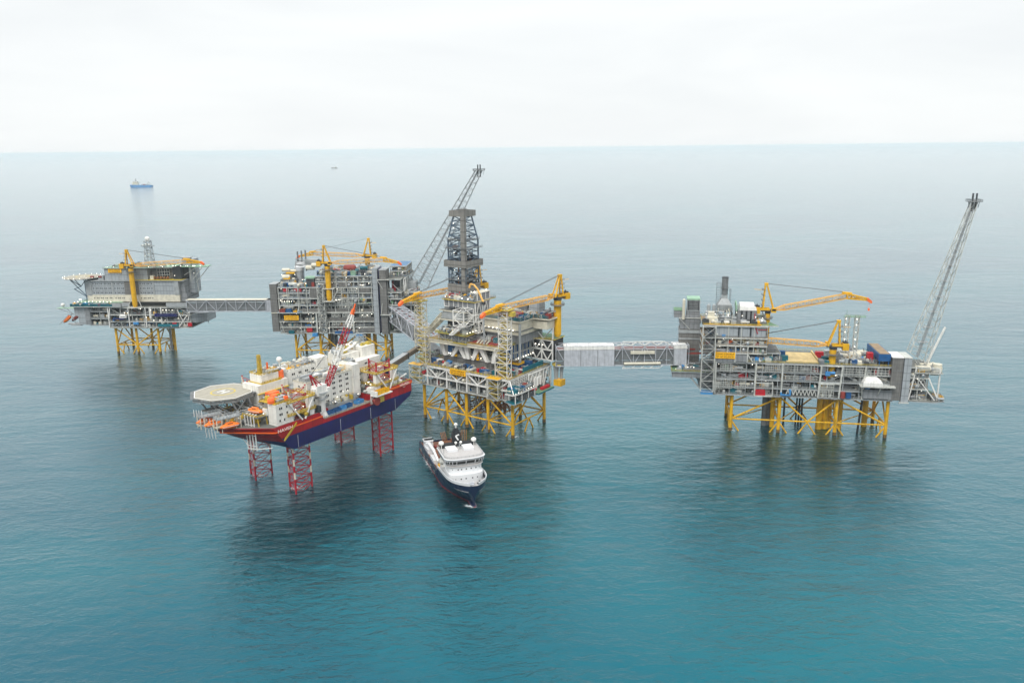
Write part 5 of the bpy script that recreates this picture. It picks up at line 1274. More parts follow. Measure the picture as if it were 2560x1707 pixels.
ho_ = hull.build('hull', ['hull_blue', 'hull_red'], rh)
bm = bmesh.new(); bm.from_mesh(ho_.data); bmesh.ops.remove_doubles(bm, verts=bm.verts, dist=.001); bmesh.ops.recalc_face_normals(bm, faces=bm.faces); bm.to_mesh(ho_.data); bm.free()
# raised forecastle and poop bulwarks above the low waist deck (39.4)
def wallstrip(pts, z0, z1, t, name, m_):
    w_ = MB()
    for a, b_ in zip(pts, pts[1:]): w_.beam((a[0],a[1],(z0+z1)/2),(b_[0],b_[1],(z0+z1)/2), t, z1-z0)
    return w_.build(name, m_, rh)
o43 = outline(43.2); o41 = outline(39.4)
fc = MB()
A = [(15,-8)] + [p for p in outline(39.4)[2:]] + [(15,43.5)]; B = [(12,-8)] + [p for p in outline(44.4)[2:]] + [(12,43.5)]
k_ = len(A); fc._add([(x,y,39.4) for x,y in A] + [(x,y,44.4) for x,y in B], [tuple(range(k_,2*k_))] + [(i,(i+1)%k_,k_+(i+1)%k_,k_+i) for i in range(k_)])
f_ = fc.build('forecastle', 'hull_red', rh); bm = bmesh.new(); bm.from_mesh(f_.data); bmesh.ops.recalc_face_normals(bm, faces=bm.faces); bm.to_mesh(f_.data); bm.free()
MB().prism([(54,-8),(90,-8),(90,43.5),(54,43.5)], 39.42, 43.6).build('poop', 'hull_red', rh)
MB().box(54,90,-8.4,-8,43.6,44.6).box(90,90.3,-8.4,43.5,43.4,44.6).build('bulwark', 'hull_red', rh)
st = MB()
pts = [(14,-8.1)] + [(p[0]-(.25 if abs(p[1]-17) < 30 else 0), p[1]-(.15 if p[1] < 10 else -.15)) for p in outline(42)[2:]]
pts2 = [(p[0]*1.0, p[1]) for p in pts]
for a, b_ in zip(pts, pts[1:]): st.beam((a[0],a[1],41.6),(b_[0],b_[1],41.6),.5,.65)
st.box(66,90.1,-8.55,-8.38,42.6,44.0); st.build('orange_stripe', 'stripe_orange', rh)
MB().box(15.2,53.8,-8,43.4,39.42,39.6).build('main_deck', 'deck_tan', rh)
MB().prism([(11.6,-7.6)] + [(p[0]+.5, p[1]+(.4 if p[1] < 10 else -.4)) for p in outline(44)[2:]] + [(12.8,43)], 44.42, 44.55).build('fore_deck', 'deck_grey', rh)
MB().box(54.2,89.8,-7.8,43.3,43.62,43.8).build('after_deck', 'deck_grey', rh)
text_part('HAVEN', 2.6, rh, (-13.5,-8.8,42.1), (R(90),0,R(0)), 'mark_white', sx=1.25)
text_part('HAVEN', 2.2, rh, (83,-8.62,43.4), (R(90),0,0), 'mark_white', sx=1.25)
text_part('OSLO', .8, rh, (83,-8.1,41.6), (R(90),0,0), 'mark_white')
for x in (-5, 27, 52, 74): MB().box(x,x+.22,-8.12,-8.0,29,36).build('draught_mark', 'bridge_white', rh)
# legs
def rigleg(u, v, banded, ang):
    pts_ = [(u+7.4*math.cos(ang+2.0944*i), v+7.4*math.sin(ang+2.0944*i)) for i in range(3)]
    seg = 4.0; top = 61.5
    for (x, y) in pts_:
        m = MB(); z = -3; i = 0
        while z < top:
            m.cur = 1 if (banded and i % 2 and z > 6) else 0
            m.cyl((x,y,z),(x,y,min(z+seg,top)),.52,n=8); z += seg; i += 1
        m.build('leg_chord', ['rig_red','cream'], rh)
    m = MB(); A = [(x,y,-3) for x,y in pts_]; B = [(x,y,top-.5) for x,y in pts_]; n_l = 12
    for k in range(n_l):
        m.cur = 1 if (banded and (k % 5 == 3) and 3 < k < 7) else 0
        za, zb = -3+(top+2)*k/n_l, -3+(top+2)*(k+1)/n_l; zm = (za+zb)/2
        for i in range(3):
            a, b_ = pts_[i], pts_[(i+1) % 3]; c_ = ((a[0]+b_[0])/2, (a[1]+b_[1])/2)
            m.beam((*a,za),(*b_,za),.27); m.beam((*a,za),(*c_,zm),.27); m.beam((*b_,za),(*c_,zm),.27); m.beam((*c_,zm),(*a,zb),.27); m.beam((*c_,zm),(*b_,zb),.27)
    m.build('leg_lattice', ['rig_red','cream'], rh)
A_ = math.pi/2 - R(55.2) + R(90)
for (u, v, bnd, ang) in ((0,0,True,R(215)),(0,35.5,True,R(215)),(68.7,0,False,R(215)),(68.7,35.5,False,R(215))):
    rigleg(u, v, bnd, ang)
    # jacking house: yellow tiers round the leg
    z = 43.2 if u < 50 else 43.8
    m = MB()
    for (x, y) in ((u-8,v-6),(u+7,v-6),(u+7,v+5),(u-8,v+5)): m.box(x-1.6,x+1.6,y-1.4,y+1.4,z,55.4)
    m.build('jacking_house', 'bright_white', rh)
    m = MB()
    for zz in (48, 55.4):
        for (x0,x1,y0,y1) in ((u-10.4,u+9.4,v-8.2,v-6.8),(u-10.4,u+9.4,v+6,v+7.4),(u-10.4,u-9,v-6.8,v+6),(u+8,u+9.4,v-6.8,v+6)):
            m.box(x0,x1,y0,y1,zz,zz+.3)
        m.rail([(u-10.4,v-8.2,zz+.3),(u+9.4,v-8.2,zz+.3),(u+9.4,v+7.4,zz+.3),(u-10.4,v+7.4,zz+.3)],1.3,.24,2,True)
    m.build('jacking_gallery', 'rig_yellow', rh)
    m = MB().beam((u-9,v-8,55),(u-1,v-8.4,44),.7).beam((u+8,v-8,55),(u+1,v-8.4,44),.7); m.build('raking_prop', 'bright_white', rh)
def house(u0,u1,v0,v1,z0,z1,name='deckhouse',m_='house_white'):
    return MB().box(u0,u1,v0,v1,z0,z1).build(name, m_, rh)
wnd = MB().box(-.4,.4,-.07,.06,-.62,.62); W0_ = [None]; WN = [0]
def windows(us, zs_, v, pair=True, face='front', x=0, nm='window'):
    for z in zs_:
        for u in us:
            for d in ((-.62,.62) if pair else (0,)):
                WN[0] += 1
                if WN[0] > 150: return
                name = 'window' if WN[0] <= 98 else 'porthole'
                if W0_[0] is None: o = W0_[0] = wnd.build('window', 'glass', rh)
                else: o = W0_[0].copy(); o.name = name; col.objects.link(o)
                if face == 'front': o.location = (u+d, v-.04, z)
                else: o.location = (x-.04, u+d, z); o.rotation_euler = (0,0,R(90))
# main near accommodation block
house(12.4,48,2,13.4,42,59.6); house(47.6,53,.6,8,43,62.8,'stair_block')
MB().box(14,47,-1.2,2,39.7,43).build('lower_house', 'light_grey', rh)
windows([16.5,22,27.4,32.8,38.2,43.6], [45.2,48.6,52,55.2,58.0], 2)
windows([5,8.6], [48,53,57], 0, False, 'side', 12.4)
m = MB().box(12.2,48.2,1.8,13.6,59.62,60.0); m.build('roof', 'cream', rh); MB().rail([(12.2,1.8,60),(48.2,1.8,60),(48.2,13.6,60),(12.2,13.6,60)],1.2,.16,2.5,True).build('roof_rail', 'light_grey', rh)
m = MB()
for k in range(5): m.box(13.6+1.1*k,14.3+1.1*k,3,10,60.1,62.2)
m.cyl((13,4,62),(26,4,62),.7,n=8).cyl((26,4,62),(28,8,60.6),.7,n=8).cyl((13,8,62.6),(24,8,62.6),.7,n=8).cyl((20,9.6,61.6),(36,9.6,61.6),.8,n=8); m.build('ventilation_duct', 'light_grey', rh)
MB().box(30,44,4.6,9,60.02,60.5).build('roof_stripe', 'sign_yellow', rh)
m = MB().box(53,54,1.4,7.4,44,47).beam((48,1,43),(53,1,40),.4).beam((53,1,43),(48,1,40),.4); m.build('stair_bracket', 'light_grey', rh)
# far accommodation block
house(13,44,22,34,43,63); house(37.6,46.4,21,29,43,66.4,'stair_block'); house(2,15,22,33,43.2,65.4,'stair_block')
windows([20,25,30,35], [60.6,57], 22)
MB().box(16,37,23,33,63.02,63.4).build('roof', 'cream', rh); MB().box(18,36,25,29,63.42,63.7).build('roof_stripe', 'sign_yellow', rh)
MB().rail([(13,22,63),(37,22,63),(37,34,63),(13,34,63)],1.2,.16,2.5,True).build('roof_rail', 'light_grey', rh)
MB().box(12.5,48,13.6,22,43,55).build('link_house', 'light_grey', rh)
# after block
house(54.5,88,17,27,43.8,58.2); house(62,76,24,38,43.8,62.6); house(77,88.6,22,37,43.8,65); house(53,57.8,5,15,43.8,57.4)
windows([57,60,64], [46.6,50.4,54.2], 5)
windows([19,22], [47,51,55], 0, False, 'side', 54.5)
windows([56,58,75,78], [55.6,51.6,47.6], 17)
MB().lathe((54,16,59),[(4.2,0),(4.6,.6),(3.6,1.8),(1,2.2)],10).build('roof_dome', 'cream', rh)
m = MB(); m.cyl((64,27,63.6),(74,27,66),.9,n=8).cyl((74,27,66),(80,31,66),.9,n=8).cyl((66,31,63.4),(80,34,66.6),.7,n=8); m.build('ventilation_duct', 'bright_white', rh)
clutter(rh, 60, 86, 25, 36, 63, 4, 18, pal=['bright_white','cream','light_grey','rail_yellow'])
clutter(rh, 55, 64, 16, 26, 58.3, 3, 14, pal=['cream','light_grey','rust_red','bright_white'])
m = MB(); m.lattice([(84,30,65),(89,30,65),(89,36,65),(84,36,65)],[(84,30,70),(89,30,70),(89,36,70),(84,36,70)],2,.3,.25); m.build('roof_frame', 'light_grey', rh)
# bow houses : bridge, white side block
house(-17.6,-7,-7.2,-.6,44.6,56.6,'side_block'); windows([-14.4,-9.6], [54,50.6], -7.2); windows([-15.4,-12.3,-9.2], [47.2], -7.2, False)
MB().rail([(-17.6,-7.2,56.6),(-7,-7.2,56.6)],1.3,.2,2).build('roof_rail', 'rig_yellow', rh)
MB().box(-17.8,-6.8,-6.8,6,56.62,56.9).build('roof', 'rig_yellow', rh)
for x, y in ((-17,-3),(-12,1)): MB().lathe((x,y,57),[(1.9,0),(2,1.6),(1.6,2.8),(.6,3.4)],10).build('deck_silo', 'tip_orange', rh)
MB().box(-12,-6,3.4,8,57,60).build('orange_locker', 'tip_orange', rh)
MB().lathe((-10,-2,57),[(1.3,0),(1.3,2)],10).box(-15,-10,-5.6,-3.8,57,58.4).build('grey_locker', 'light_grey', rh)
house(-8,13,19,33,43.2,60.6,'wheelhouse_block'); house(-4,8,20.6,31,60.6,65.4,'wheelhouse')
MB().box(-9,13,17.6,19,51.6,52).box(-9,13,17.6,19,55.8,56.1).box(-5,9,19.4,32,60.62,60.9).build('gallery', 'rig_yellow', rh)
windows([-4,0,4,8], [54], 19, True); windows([-5,-2.4,.2,2.8,5.4,8,10.6], [50], 19, True); windows([-2.6,-.2,2.2], [63.6], 20.6, True); windows([3,5.4,7.8], [57.8], 19, False)
m = MB(); m.rail([(-9,17.6,52),(13,17.6,52)],1.2,.22,2).rail([(-5,19.4,60.9),(9,19.4,60.9)],1.2,.22,2).rail([(-4,20.6,65.4),(8,20.6,65.4),(8,31,65.4),(-4,31,65.4)],1.2,.22,2,True); m.build('gallery_rail', 'rig_yellow', rh)
m = MB(); m.lattice([(-2.4,24,65.4),(-.6,24,65.4),(-.6,25.8,65.4),(-2.4,25.8,65.4)],[(-2.2,24.2,76.6),(-.9,24.2,76.6),(-.9,25.6,76.6),(-2.2,25.6,76.6)],9,.3,.25); m.build('lattice_mast', 'rig_yellow', rh)
m = MB().beam((4,25,65.4),(4,25,71),.8).box(3,5,24.4,25.6,66.6,67.4); m.build('signal_mast', 'stripe_orange', rh)
m = MB().lathe((10.4,23,60.8),[(2.6,0),(2.7,1.5),(2.5,4.4),(2.2,4.6)],12); m.build('orange_tank', 'tip_orange', rh)
MB().cyl((10.4,26,60.8),(10.4,26,67.4),1.2,n=10).cyl((10.4,26,67.4),(10.4,26,68.4),1.5,n=10).build('funnel', 'light_grey', rh)
MB().cyl((13.6,26,65.4),(13.6,26,69),.3,n=8).ball((13.6,26,70.5),1.7,12,7).build('radome', 'bright_white', rh)
MB().cyl((18,27,63.4),(18,27,65),.3,n=8).ball((18,27,65.8),1.1,10,6).build('radome', 'bright_white', rh)
# helideck of the rig
hc = (-19, 36.2); hz_ = 57.4
o8 = lambda r: [(hc[0]+r*math.cos(.7854*i+.3927+R(10)), hc[1]+r*math.sin(.7854*i+.3927+R(10))) for i in range(8)]
rd = MB().prism(o8(16.6), hz_-.6, hz_).build('helideck', 'helideck_grey', rh)
m = MB(); ps = o8(16.4)
for i in range(8): m.beam((*ps[i],hz_+.03),(*ps[(i+1)%8],hz_+.03),.4,.1)
m.build('edge_line', 'mark_white', rd)
ring(hc[0], hc[1], hz_+.01, 6.0, 6.9).build('landing_circle', 'rail_yellow', rd)
text_part('H', 8, rd, (hc[0], hc[1], hz_+.05), (0,0,R(-90)), 'mark_white', 'letter_h', depth=.03)
m = MB(); P1_, P2_ = o8(18.8), o8(16.7)
for i in range(8):
    a, b_, c_, d_ = P1_[i], P1_[(i+1)%8], P2_[(i+1)%8], P2_[i]
    m._add([(*a,hz_-.2),(*b_,hz_-.2),(*c_,hz_-.8),(*d_,hz_-.8),(*a,hz_-.4),(*b_,hz_-.4),(*c_,hz_-1),(*d_,hz_-1)],[(0,1,2,3),(7,6,5,4),(0,4,5,1),(2,6,7,3)])
m.build('safety_net', 'mid_grey', rd)
m = MB(); rr = o8(17.2)
for i in range(8): m.beam((*rr[i],hz_-1.6),(*rr[(i+1)%8],hz_-1.6),.5,1.4)
for k in (-10,-4,2,8): m.beam((hc[0]+k,hc[1]-14,hz_-1.3),(hc[0]+k,hc[1]+14,hz_-1.3),.6,1.2)
for (x, y) in ((-32,30),(-32,42),(-24,23),(-14,21),(-8,23),(-24,48),(-12,48)):
    m.beam((x,y,hz_-1),(x*.75,y,44),.8)
for (a, b_) in (((-32,30),(-20,24)),((-24,23),(-12,22)),((-14,21),(-24,23))): m.beam((*a,hz_-1),(*b_,45),.6)
m.build('support_frame', 'light_grey', rd)
# gangway from helideck to bridge, bow gear
MB().box(-10,-5,24,30,55,56).box(-30,-20,30,42,48,48.5).build('bow_platform', 'deck_grey', rh)
clutter(rh, -30, -8, 8, 34, 44.6, 8, 46, pal=['rig_yellow','rig_yellow','light_grey','mid_grey','bright_white','dark_grey','cream'], big=1.2)
clutter(rh, -6, 12, -7, 1, 44.6, 4, 18, pal=['rig_yellow','cream','light_grey','bright_white','rust_red','dark_grey'])
clutter(rh, 14, 47, -.8, 1.6, 43.05, 2.4, 16, pal=['rig_yellow','cream','light_grey'])
clutter(rh, 16, 46, 3, 13, 60.05, 2.2, 18, pal=['light_grey','cream','bright_white'])
clutter(rh, 18, 40, 23, 33, 63.7, 2, 12, pal=['light_grey','cream','bright_white'])
clutter(rh, -15, -7.4, -6, 5, 56.95, 2.4, 8, pal=['tip_orange','cream','rig_yellow'])
clutter(rh, -3, 8, 21, 30, 65.45, 2, 8, pal=['rig_yellow','cream','light_grey'])
clutter(rh, 14, 53, 14, 42, 43.2, 6, 20, pal=['rig_yellow','light_grey','bright_white','rust_red','cream'])
clutter(rh, 56, 88, -6, 16, 43.9, 6, 36, pal=['rig_yellow','rig_yellow','light_grey','bright_white','cream','rust_red'], big=1.2)
# davit frames with grey roofs at the bow
m = MB(); fr2 = MB()
def rot4(cx_, cy_, l_, w_, deg): 
    c_, s_ = math.cos(R(deg)), math.sin(R(deg)); return [(cx_+x*c_-y*s_, cy_+x*s_+y*c_) for x, y in ((-l_/2,-w_/2),(l_/2,-w_/2),(l_/2,w_/2),(-l_/2,w_/2))]
for (cx_, cy_, l_, dg) in ((-34.3,12.8,13,-14),(-37,24,12,-14)):
    P4_ = rot4(cx_, cy_, l_, 4.6, dg); fr2.prism(P4_, 50.8, 51.3); fr2.rail([(*p, 51.3) for p in P4_], 1.2, .18, 1.8, True)
    Q4_ = rot4(cx_, cy_+1, l_, 6, dg); m.rail([(*p, 45.9) for p in Q4_], 1.1, .16, 2, True)
    m.prism(rot4(cx_+.6, cy_+2.6, l_, 3, dg), 45.6, 45.8)
    for p in P4_: m.beam((*p,44.6),(*p,50.8),.4)
    for p in rot4(cx_, cy_, l_*.6, 4.6, dg)[:2]: m.beam((*p,43.6),(*p,50.8),.3); m.beam((p[0],p[1],50.6),(p[0]+4,p[1]+4,44.6),.3)
m.build('davit_frame', 'cream', rh); fr2.build('davit_roof', 'light_grey', rh)
def boat(u, v, z, ang, label, ln=9.6):
    b_ = FH.thing('lifeboat', u, v, z, label, 'lifeboat', 'orange lifeboats of the red rig', ang)
    MB().lathe((0,0,1.4),[(.12,-ln/2),(.9,-ln/2+1),(1.45,-ln/2+2.8),(1.6,0),(1.45,ln/2-2.8),(.9,ln/2-1),(.2,ln/2)],12,'x',1,1).build('hull','lifeboat_orange',b_,smooth=True)
    MB().frustum((-2.6,2.6,-1,1),(-1.8,1.8,-.7,.7),2.4,3.4).build('canopy','lifeboat_orange',b_)
    MB().box(-1.4,1.4,-1.03,-1.0,2.6,3.0).build('window','glass',b_)
    MB().box(-ln/2+1,ln/2-1,-1.66,-1.6,1.3,1.55).build('rubbing_strip','bright_white',b_)
    MB().beam((-ln*.3,0,2.8),(-ln*.3,0,6),.2).beam((ln*.3,0,2.8),(ln*.3,0,6),.2).build('fall_wire','dark_grey',b_)
    return b_
boat(-20.6,6.6,50.5,-80,'orange lifeboat on its raised platform beside the white block of the red rig',10.4)
boat(-34.6,10.4,45.4,-14,'orange lifeboat hanging lowest under the grey roof at the bow of the red rig',11)
boat(-38.6,19.4,45.8,-14,'orange lifeboat behind the lowest one, partly hidden by white davit posts')
boat(-38.4,27,46,-14,'orange lifeboat farthest out at the bow of the red rig below the helideck')
m = MB().prism([(-25.4,11.5),(-24.4,0),(-17.8,0),(-17.4,11.5)], 49.4, 49.8); m.build('boat_platform', 'deck_grey', rh)
m = MB(); m.rail([(-25.4,11.5,49.8),(-24.4,0,49.8),(-17.8,0,49.8)],1.3,.2,2)
for p in ((-24.6,11),(-24,.6),(-18.4,.6)): m.beam((*p,49.4),(p[0]+.6,p[1],44.5),.5)
m.build('platform_rail', 'rig_yellow', rh)
MB().box(-18.6,-17.7,-.6,3,49.8,53.4).build('boat_locker', 'bright_white', rh)
m = MB()
for k in range(4): m.beam((-25.6+.3*k,9.4-2.1*k,50.2),(-25.2+.3*k,9.2-2.1*k,30.5),.44); m.beam((-25.6+.3*k,9.4-2.1*k,50.2),(-23.4+.3*k,9.4-2.1*k,51),.4)
for z in (45,39,33): m.beam((-25.3,9.3,z),(-24.3,3,z),.3)
m.beam((-25.6,12.6,36),(-25.3,9.3,33),.3); m.beam((-24.3,3,31.5),(-21,-6,33),.4); m.beam((-25.2,9.3,31),(-24.3,3,31.5),.4)
m.build('davit_rails', 'bright_white', rh)
m = MB()
for k in range(4): m.beam((-41.6+.5*k,23-2*k,50.6),(-41+.5*k,22.6-2*k,39.5),.26); m.beam((-41.8+.5*k,31-1.6*k,54),(-41.8+.5*k,31-1.6*k,50),.24)
m.build('davit_rails', 'bright_white', rh)
# stair on the bow shoulder
MB().beam((-6,-8.8,43),(-11,-8.9,39),1,.3).beam((-11,-8.9,39),(-15,-9,36),1,.3).rail([(-6,-9.3,43),(-11,-9.3,39),(-15,-9.4,36)],1.2,.25,1.5).build('side_stair', 'rig_yellow', rh)
# starboard cargo sponson
m = MB().box(52,66,-14,-8.6,43.6,44.2).box(52.2,53,-14,-8.6,44.2,47); m.build('sponson', 'bright_white', rh)
m = MB(); frame_face(m, 52, 62, -9, 38.4, 43.4, 5, 'x', .35, 'V', .35); m.build('sponson_bracket', 'bright_white', rh)
MB().cyl((55,-11,40),(55,-8.4,40),2,n=14).cyl((55,-11.6,40),(55,-11,40),2.6,n=14).build('hose_reel', 'rust_red', rh)
MB().box(57,61,-11.5,-8.4,38.6,42).build('winch_house', 'rail_yellow', rh)
for i, (u, v) in enumerate(((55,-11.4),(58.8,-11.2),(62.6,-11.4))):
    basket(FH, u, v, 44.25, 3.2, 3.6, 2.4, 'yellow', 'conductor_brown', ('yellow rack nearest the bow on the side sponson of the red rig','middle yellow rack on the side sponson of the red rig','yellow rack nearest the stern on the side sponson of the red rig')[i])
for i, (u, v, l_) in enumerate(((22.5,-5.4,'blue open basket nearest the white crane on the low deck of the red rig'),(27.4,-5.2,'second blue basket from the white crane on the low deck of the red rig'),(32.4,-5,'blue basket stacked with covers in the middle of the low deck of the red rig'),(37.6,-4.6,'dull blue basket farthest along the rail of the low deck of the red rig'))):
    basket(FH, u, v, 39.65, 4.2, 2.5, 2.6, 'blue' if i != 2 else 'light_blue', 'light_blue', l_)
basket(FH, 47, -3.6, 39.65, 5.4, 4, 2.2, 'light_blue', 'bridge_white', 'large blue basket at the stern end of the low deck of the red rig', 12)
container(FH, 21.5, -1.6, 39.65, 2.6, 2.4, 3.2, 'red', 'small red cabin behind the blue baskets on the red rig')
MB().rail([(15,-7.9,39.6),(54,-7.9,39.6)],1.2,.2,2).build('handrail', 'light_grey', rh)
MB().rail([(66,-8.2,44.6),(89,-8.2,44.6)],1.0,.2,2).build('handrail', 'rig_yellow', rh)
MB().prismy([(8,43.2),(15,43.2),(15,44.6),(11,44.6)],-7.6,-1).build('crane_foot_house', 'bright_white', rh)
MB().beam((80,-4,46),(88,-6,49),.6).beam((74,-2,46),(80,-6,50),.6).build('mooring_boom', 'bright_white', rh)
lamps(rh, [(rng.uniform(-34,88), rng.uniform(-7,0), rng.uniform(45,52)) for _ in range(26)], .3)
# deck crane of the rig
ck = FH.thing('deck_crane', 17.6, -3.6, 39.6, 'white crane with a red and white lattice boom on the red rig', 'crane')
MB().lathe((0,0,0),[(3.6,0),(2.3,3),(2.0,11),(2.6,12.4),(2.6,13.4)],18).build('pedestal', 'bright_white', ck)
MB().cyl((0,0,11.2),(0,0,11.6),3.9,n=16).cyl((0,0,14.8),(0,0,15.1),4.2,n=16).build('access_ring', 'light_grey', ck)
MB().box(-4.6,2.6,-2.4,2.4,13.6,19.4).box(-6,-2,-1.6,1.6,15,18).build('machinery_house', 'bright_white', ck)
MB().box(2,4.4,-3.6,-1.6,14.6,17.4).build('cab', 'bright_white', ck)
m = MB().beam((-4,-1.6,19.4),(-6.6,-.8,26),.6).beam((-4,1.6,19.4),(-6.6,.8,26),.6).beam((-.5,-1.6,19.4),(-6.4,-.8,25.6),.45).beam((-.5,1.6,19.4),(-6.4,.8,25.6),.45).beam((-6.6,-1,26),(-6.6,1,26),.6); m.build('gantry', 'rig_red', ck)
p0, p1 = Vector((4.2,0,15.8)), Vector((29.6,0,58.2)); dd = (p1-p0).normalized(); nn_ = Vector((-dd.z,0,dd.x))
def bsec(t, h_, w2): c_ = p0.lerp(p1, t); return [c_-nn_*h_+Vector((0,-w2,0)), c_-nn_*h_+Vector((0,w2,0)), c_+nn_*h_+Vector((0,w2,0)), c_+nn_*h_+Vector((0,-w2,0))]
m = MB(); segs = [(0,.2,0,.5,1.0,1.3,1.5),(.2,.29,0,1.0,1.2,1.5,1.5),(.29,.55,1,1.2,1.2,1.5,1.5),(.55,.76,0,1.2,1.2,1.5,1.4),(.76,.93,1,1.2,.8,1.4,1.0)]
for t0, t1, c_, h0, h1, w0_, w1_ in segs:
    m.cur = c_; m.lattice(bsec(t0,h0,w0_), bsec(t1,h1,w1_), max(2,int((t1-t0)*17)), .36, .22)
m.build('boom', ['rig_red','bright_white'], ck)
q = p0.lerp(p1,.93); MB().beam(q, p1, 1.5, 1.7).beam(p1, p1+Vector((1.6,0,3.2)), .7).build('boom_head', 'stripe_orange', ck)
MB().beam((-6.6,0,26), q, .14).beam((-6.6,.7,26), p0.lerp(p1,.75), .12).build('suspension_ropes', 'dark_grey', ck)
MB().beam(p1, p1+Vector((1.6,0,-2)), .12).build('hoist_wire', 'dark_grey', ck)
# gangway rig -> drilling platform
P_, Q_ = FH.w(86,8), F3.w(-5,2); a = math.atan2((Q_-P_).y, (Q_-P_).x); LG = (Q_-P_).length
gw = empty('telescopic_gangway', (P_.x, P_.y, 0), a, 'brown enclosed gangway from the stern of the red rig to the drilling platform', 'gangway')
MB().box(-2,LG*.55,-1.7,1.7,49.6,53.4).build('outer_section', 'gangway_brown', gw); MB().box(LG*.55,LG-3,-1.4,1.4,49.9,53).build('inner_section', 'gangway_brown', gw)
MB().box(-2.2,LG*.55+.2,-1.9,1.9,53.4,53.7).build('roof', 'light_grey', gw)
MB().box(LG*.55-.4,LG*.55+.4,-2.1,2.1,49.2,53.9).build('sleeve', 'dark_grey', gw)
MB().box(2,3.4,-1.4,1.4,43.8,49.6).box(-3,-1,-2.4,2.4,47,54).build('gangway_pedestal', 'hull_blue', gw)

# ================================================================== supply ship
hd_ = R(-72)
shp = empty('supply_ship', (-36.2, 449, 0), hd_, 'navy hulled offshore supply ship with a broad white bridge, bow towards the viewer', 'ship')
shp.scale = (.865, .93, .77)
HL, HB = 55, 12.2      # half length, half beam ; +x is the bow
def half(x, z):
    """half breadth of the hull at station x, height z"""
    f = x/HL
    deckb = HB*(1-max(0,(f-.42)/.6)**4.2) if f > .42 else HB*(1-.05*max(0,(-f-.6)/.4))
    wl = HB*.97*(1-max(0,(f-.25)/.66)**1.5) if f > .25 else HB*.96
    t = min(1, max(0, z/12)); return max(.15, wl*(1-t)+deckb*t) if f < .93 or True else 0
xs_ = [-55,-50,-40,-25,-10,2,10,18,26,32,36,40,43,46,49,51,52.6,53.6,54.4]
def topz(x): return 5.6 if x < 4 else (10.5 + (x-4)*.11 if x > 8 else 5.6+(x-4)*1.2)
SH = MB(); zlev = [-2, 0.0, 1.1, 3.5, 6, 1]
grid = []
for x in xs_:
    tz = topz(x); row = []
    for t in (-2, 0, .9, tz*.4, tz*.75, tz):
        hb = half(x, t if t > 0 else 0)
        if t > tz*.2: hb = half(x, t)
        row.append((x + (0 if x < 40 else (t/tz)*1.6*(x-40)/14), hb, t))
    grid.append(row)
for s in (1, -1):
    for i in range(len(xs_)-1):
        for j in range(5):
            SH.cur = 1 if j < 2 else 0
            q4 = [grid[i][j], grid[i+1][j], grid[i+1][j+1], grid[i][j+1]]
            q4 = [(p[0], p[1]*s, p[2]) for p in q4]; SH._add(q4, [(0,1,2,3) if s < 0 else (3,2,1,0)])
SH.cur = 0
for e in (0, len(xs_)-1):
    g_ = grid[e]; SH._add([(p[0],p[1],p[2]) for p in g_] + [(p[0],-p[1],p[2]) for p in g_[::-1]], [tuple(range(12))])
h_o = SH.build('hull', ['ship_navy','ship_red'], shp)
bm = bmesh.new(); bm.from_mesh(h_o.data); bmesh.ops.remove_doubles(bm, verts=bm.verts, dist=.02); bmesh.ops.recalc_face_normals(bm, faces=bm.faces); bm.to_mesh(h_o.data); bm.free()
MB().lathe((50,0,-.6),[(.2,6.4),(1.1,5.6),(1.7,4),(2.0,1),(2.0,-6)][::-1],12,'x').build('bulbous_bow', 'ship_navy', h_o, smooth=True)
MB().lathe((50,0,-1.1),[(.2,6.8),(1.4,5.8),(2.0,4),(2.2,1),(2.2,-6)][::-1],12,'x').build('bulb_paint', 'ship_red', h_o, smooth=True)
def decked(x0, x1, dz, m_, name, inset=.5, step=3):
    xx = []; x = x0
    while x < x1: xx.append(x); x += step
    xx.append(x1); L_ = []
    for x in xx:
        tz = topz(min(x, 54)); hb = max(.3, half(min(x,54.4), tz)-inset); xo = x + (0 if x < 40 else 1.6*(x-40)/14)
        L_.append((xo, hb))
    poly = [(a, -b_) for a, b_ in L_] + [(a, b_) for a, b_ in L_[::-1]]
    return poly
MB().prism(decked(-54, 5, 0, '', ''), 4.6, 5.0).build('cargo_deck', 'wood_deck', shp)
MB().prism(decked(8.4, 53, 0, '', '', .7), 10.9, 11.3).build('foredeck', 'ship_deck', shp)
m = MB(); xx = [8+2*i for i in range(23)] + [54.2]
for s in (-1, 1):
    for a, b_ in zip(xx, xx[1:]):
        A = [(x + (0 if x < 40 else 1.6*(x-40)/14), s*half(min(x,54.2), topz(x)), topz(x)) for x in (a, b_)]
        m._add([A[0],A[1],(A[1][0]+.3,A[1][1]*1.01,A[1][2]+2.2),(A[0][0]+.3,A[0][1]*1.01,A[0][2]+2.2),
                (A[0][0],A[0][1]-s*.4,A[0][2]),(A[1][0],A[1][1]-s*.4,A[1][2]),(A[1][0]+.2,A[1][1]*1.01-s*.4,A[1][2]+2.2),(A[0][0]+.2,A[0][1]*1.01-s*.4,A[0][2]+2.2)],
               [(0,1,2,3),(4,7,6,5),(3,2,6,7)])
m.build('bow_bulwark', 'ship_white', shp)
m = MB()
for s in (-1, 1): m.beam((-54,s*11.4,6.4),(8,s*11.7,6.6),.9,2.6)
m.beam((-54.6,-11,5.4),(-54.6,11,5.4),.6,1.6)
m.build('cargo_rail', 'ship_navy', shp)
m = MB()
for s in (-1, 1): m.box(-52,6,s*10.7-.35,s*10.7+.35,5.05,7.3)
m.build('cargo_rail_cap', 'conductor_brown', shp)
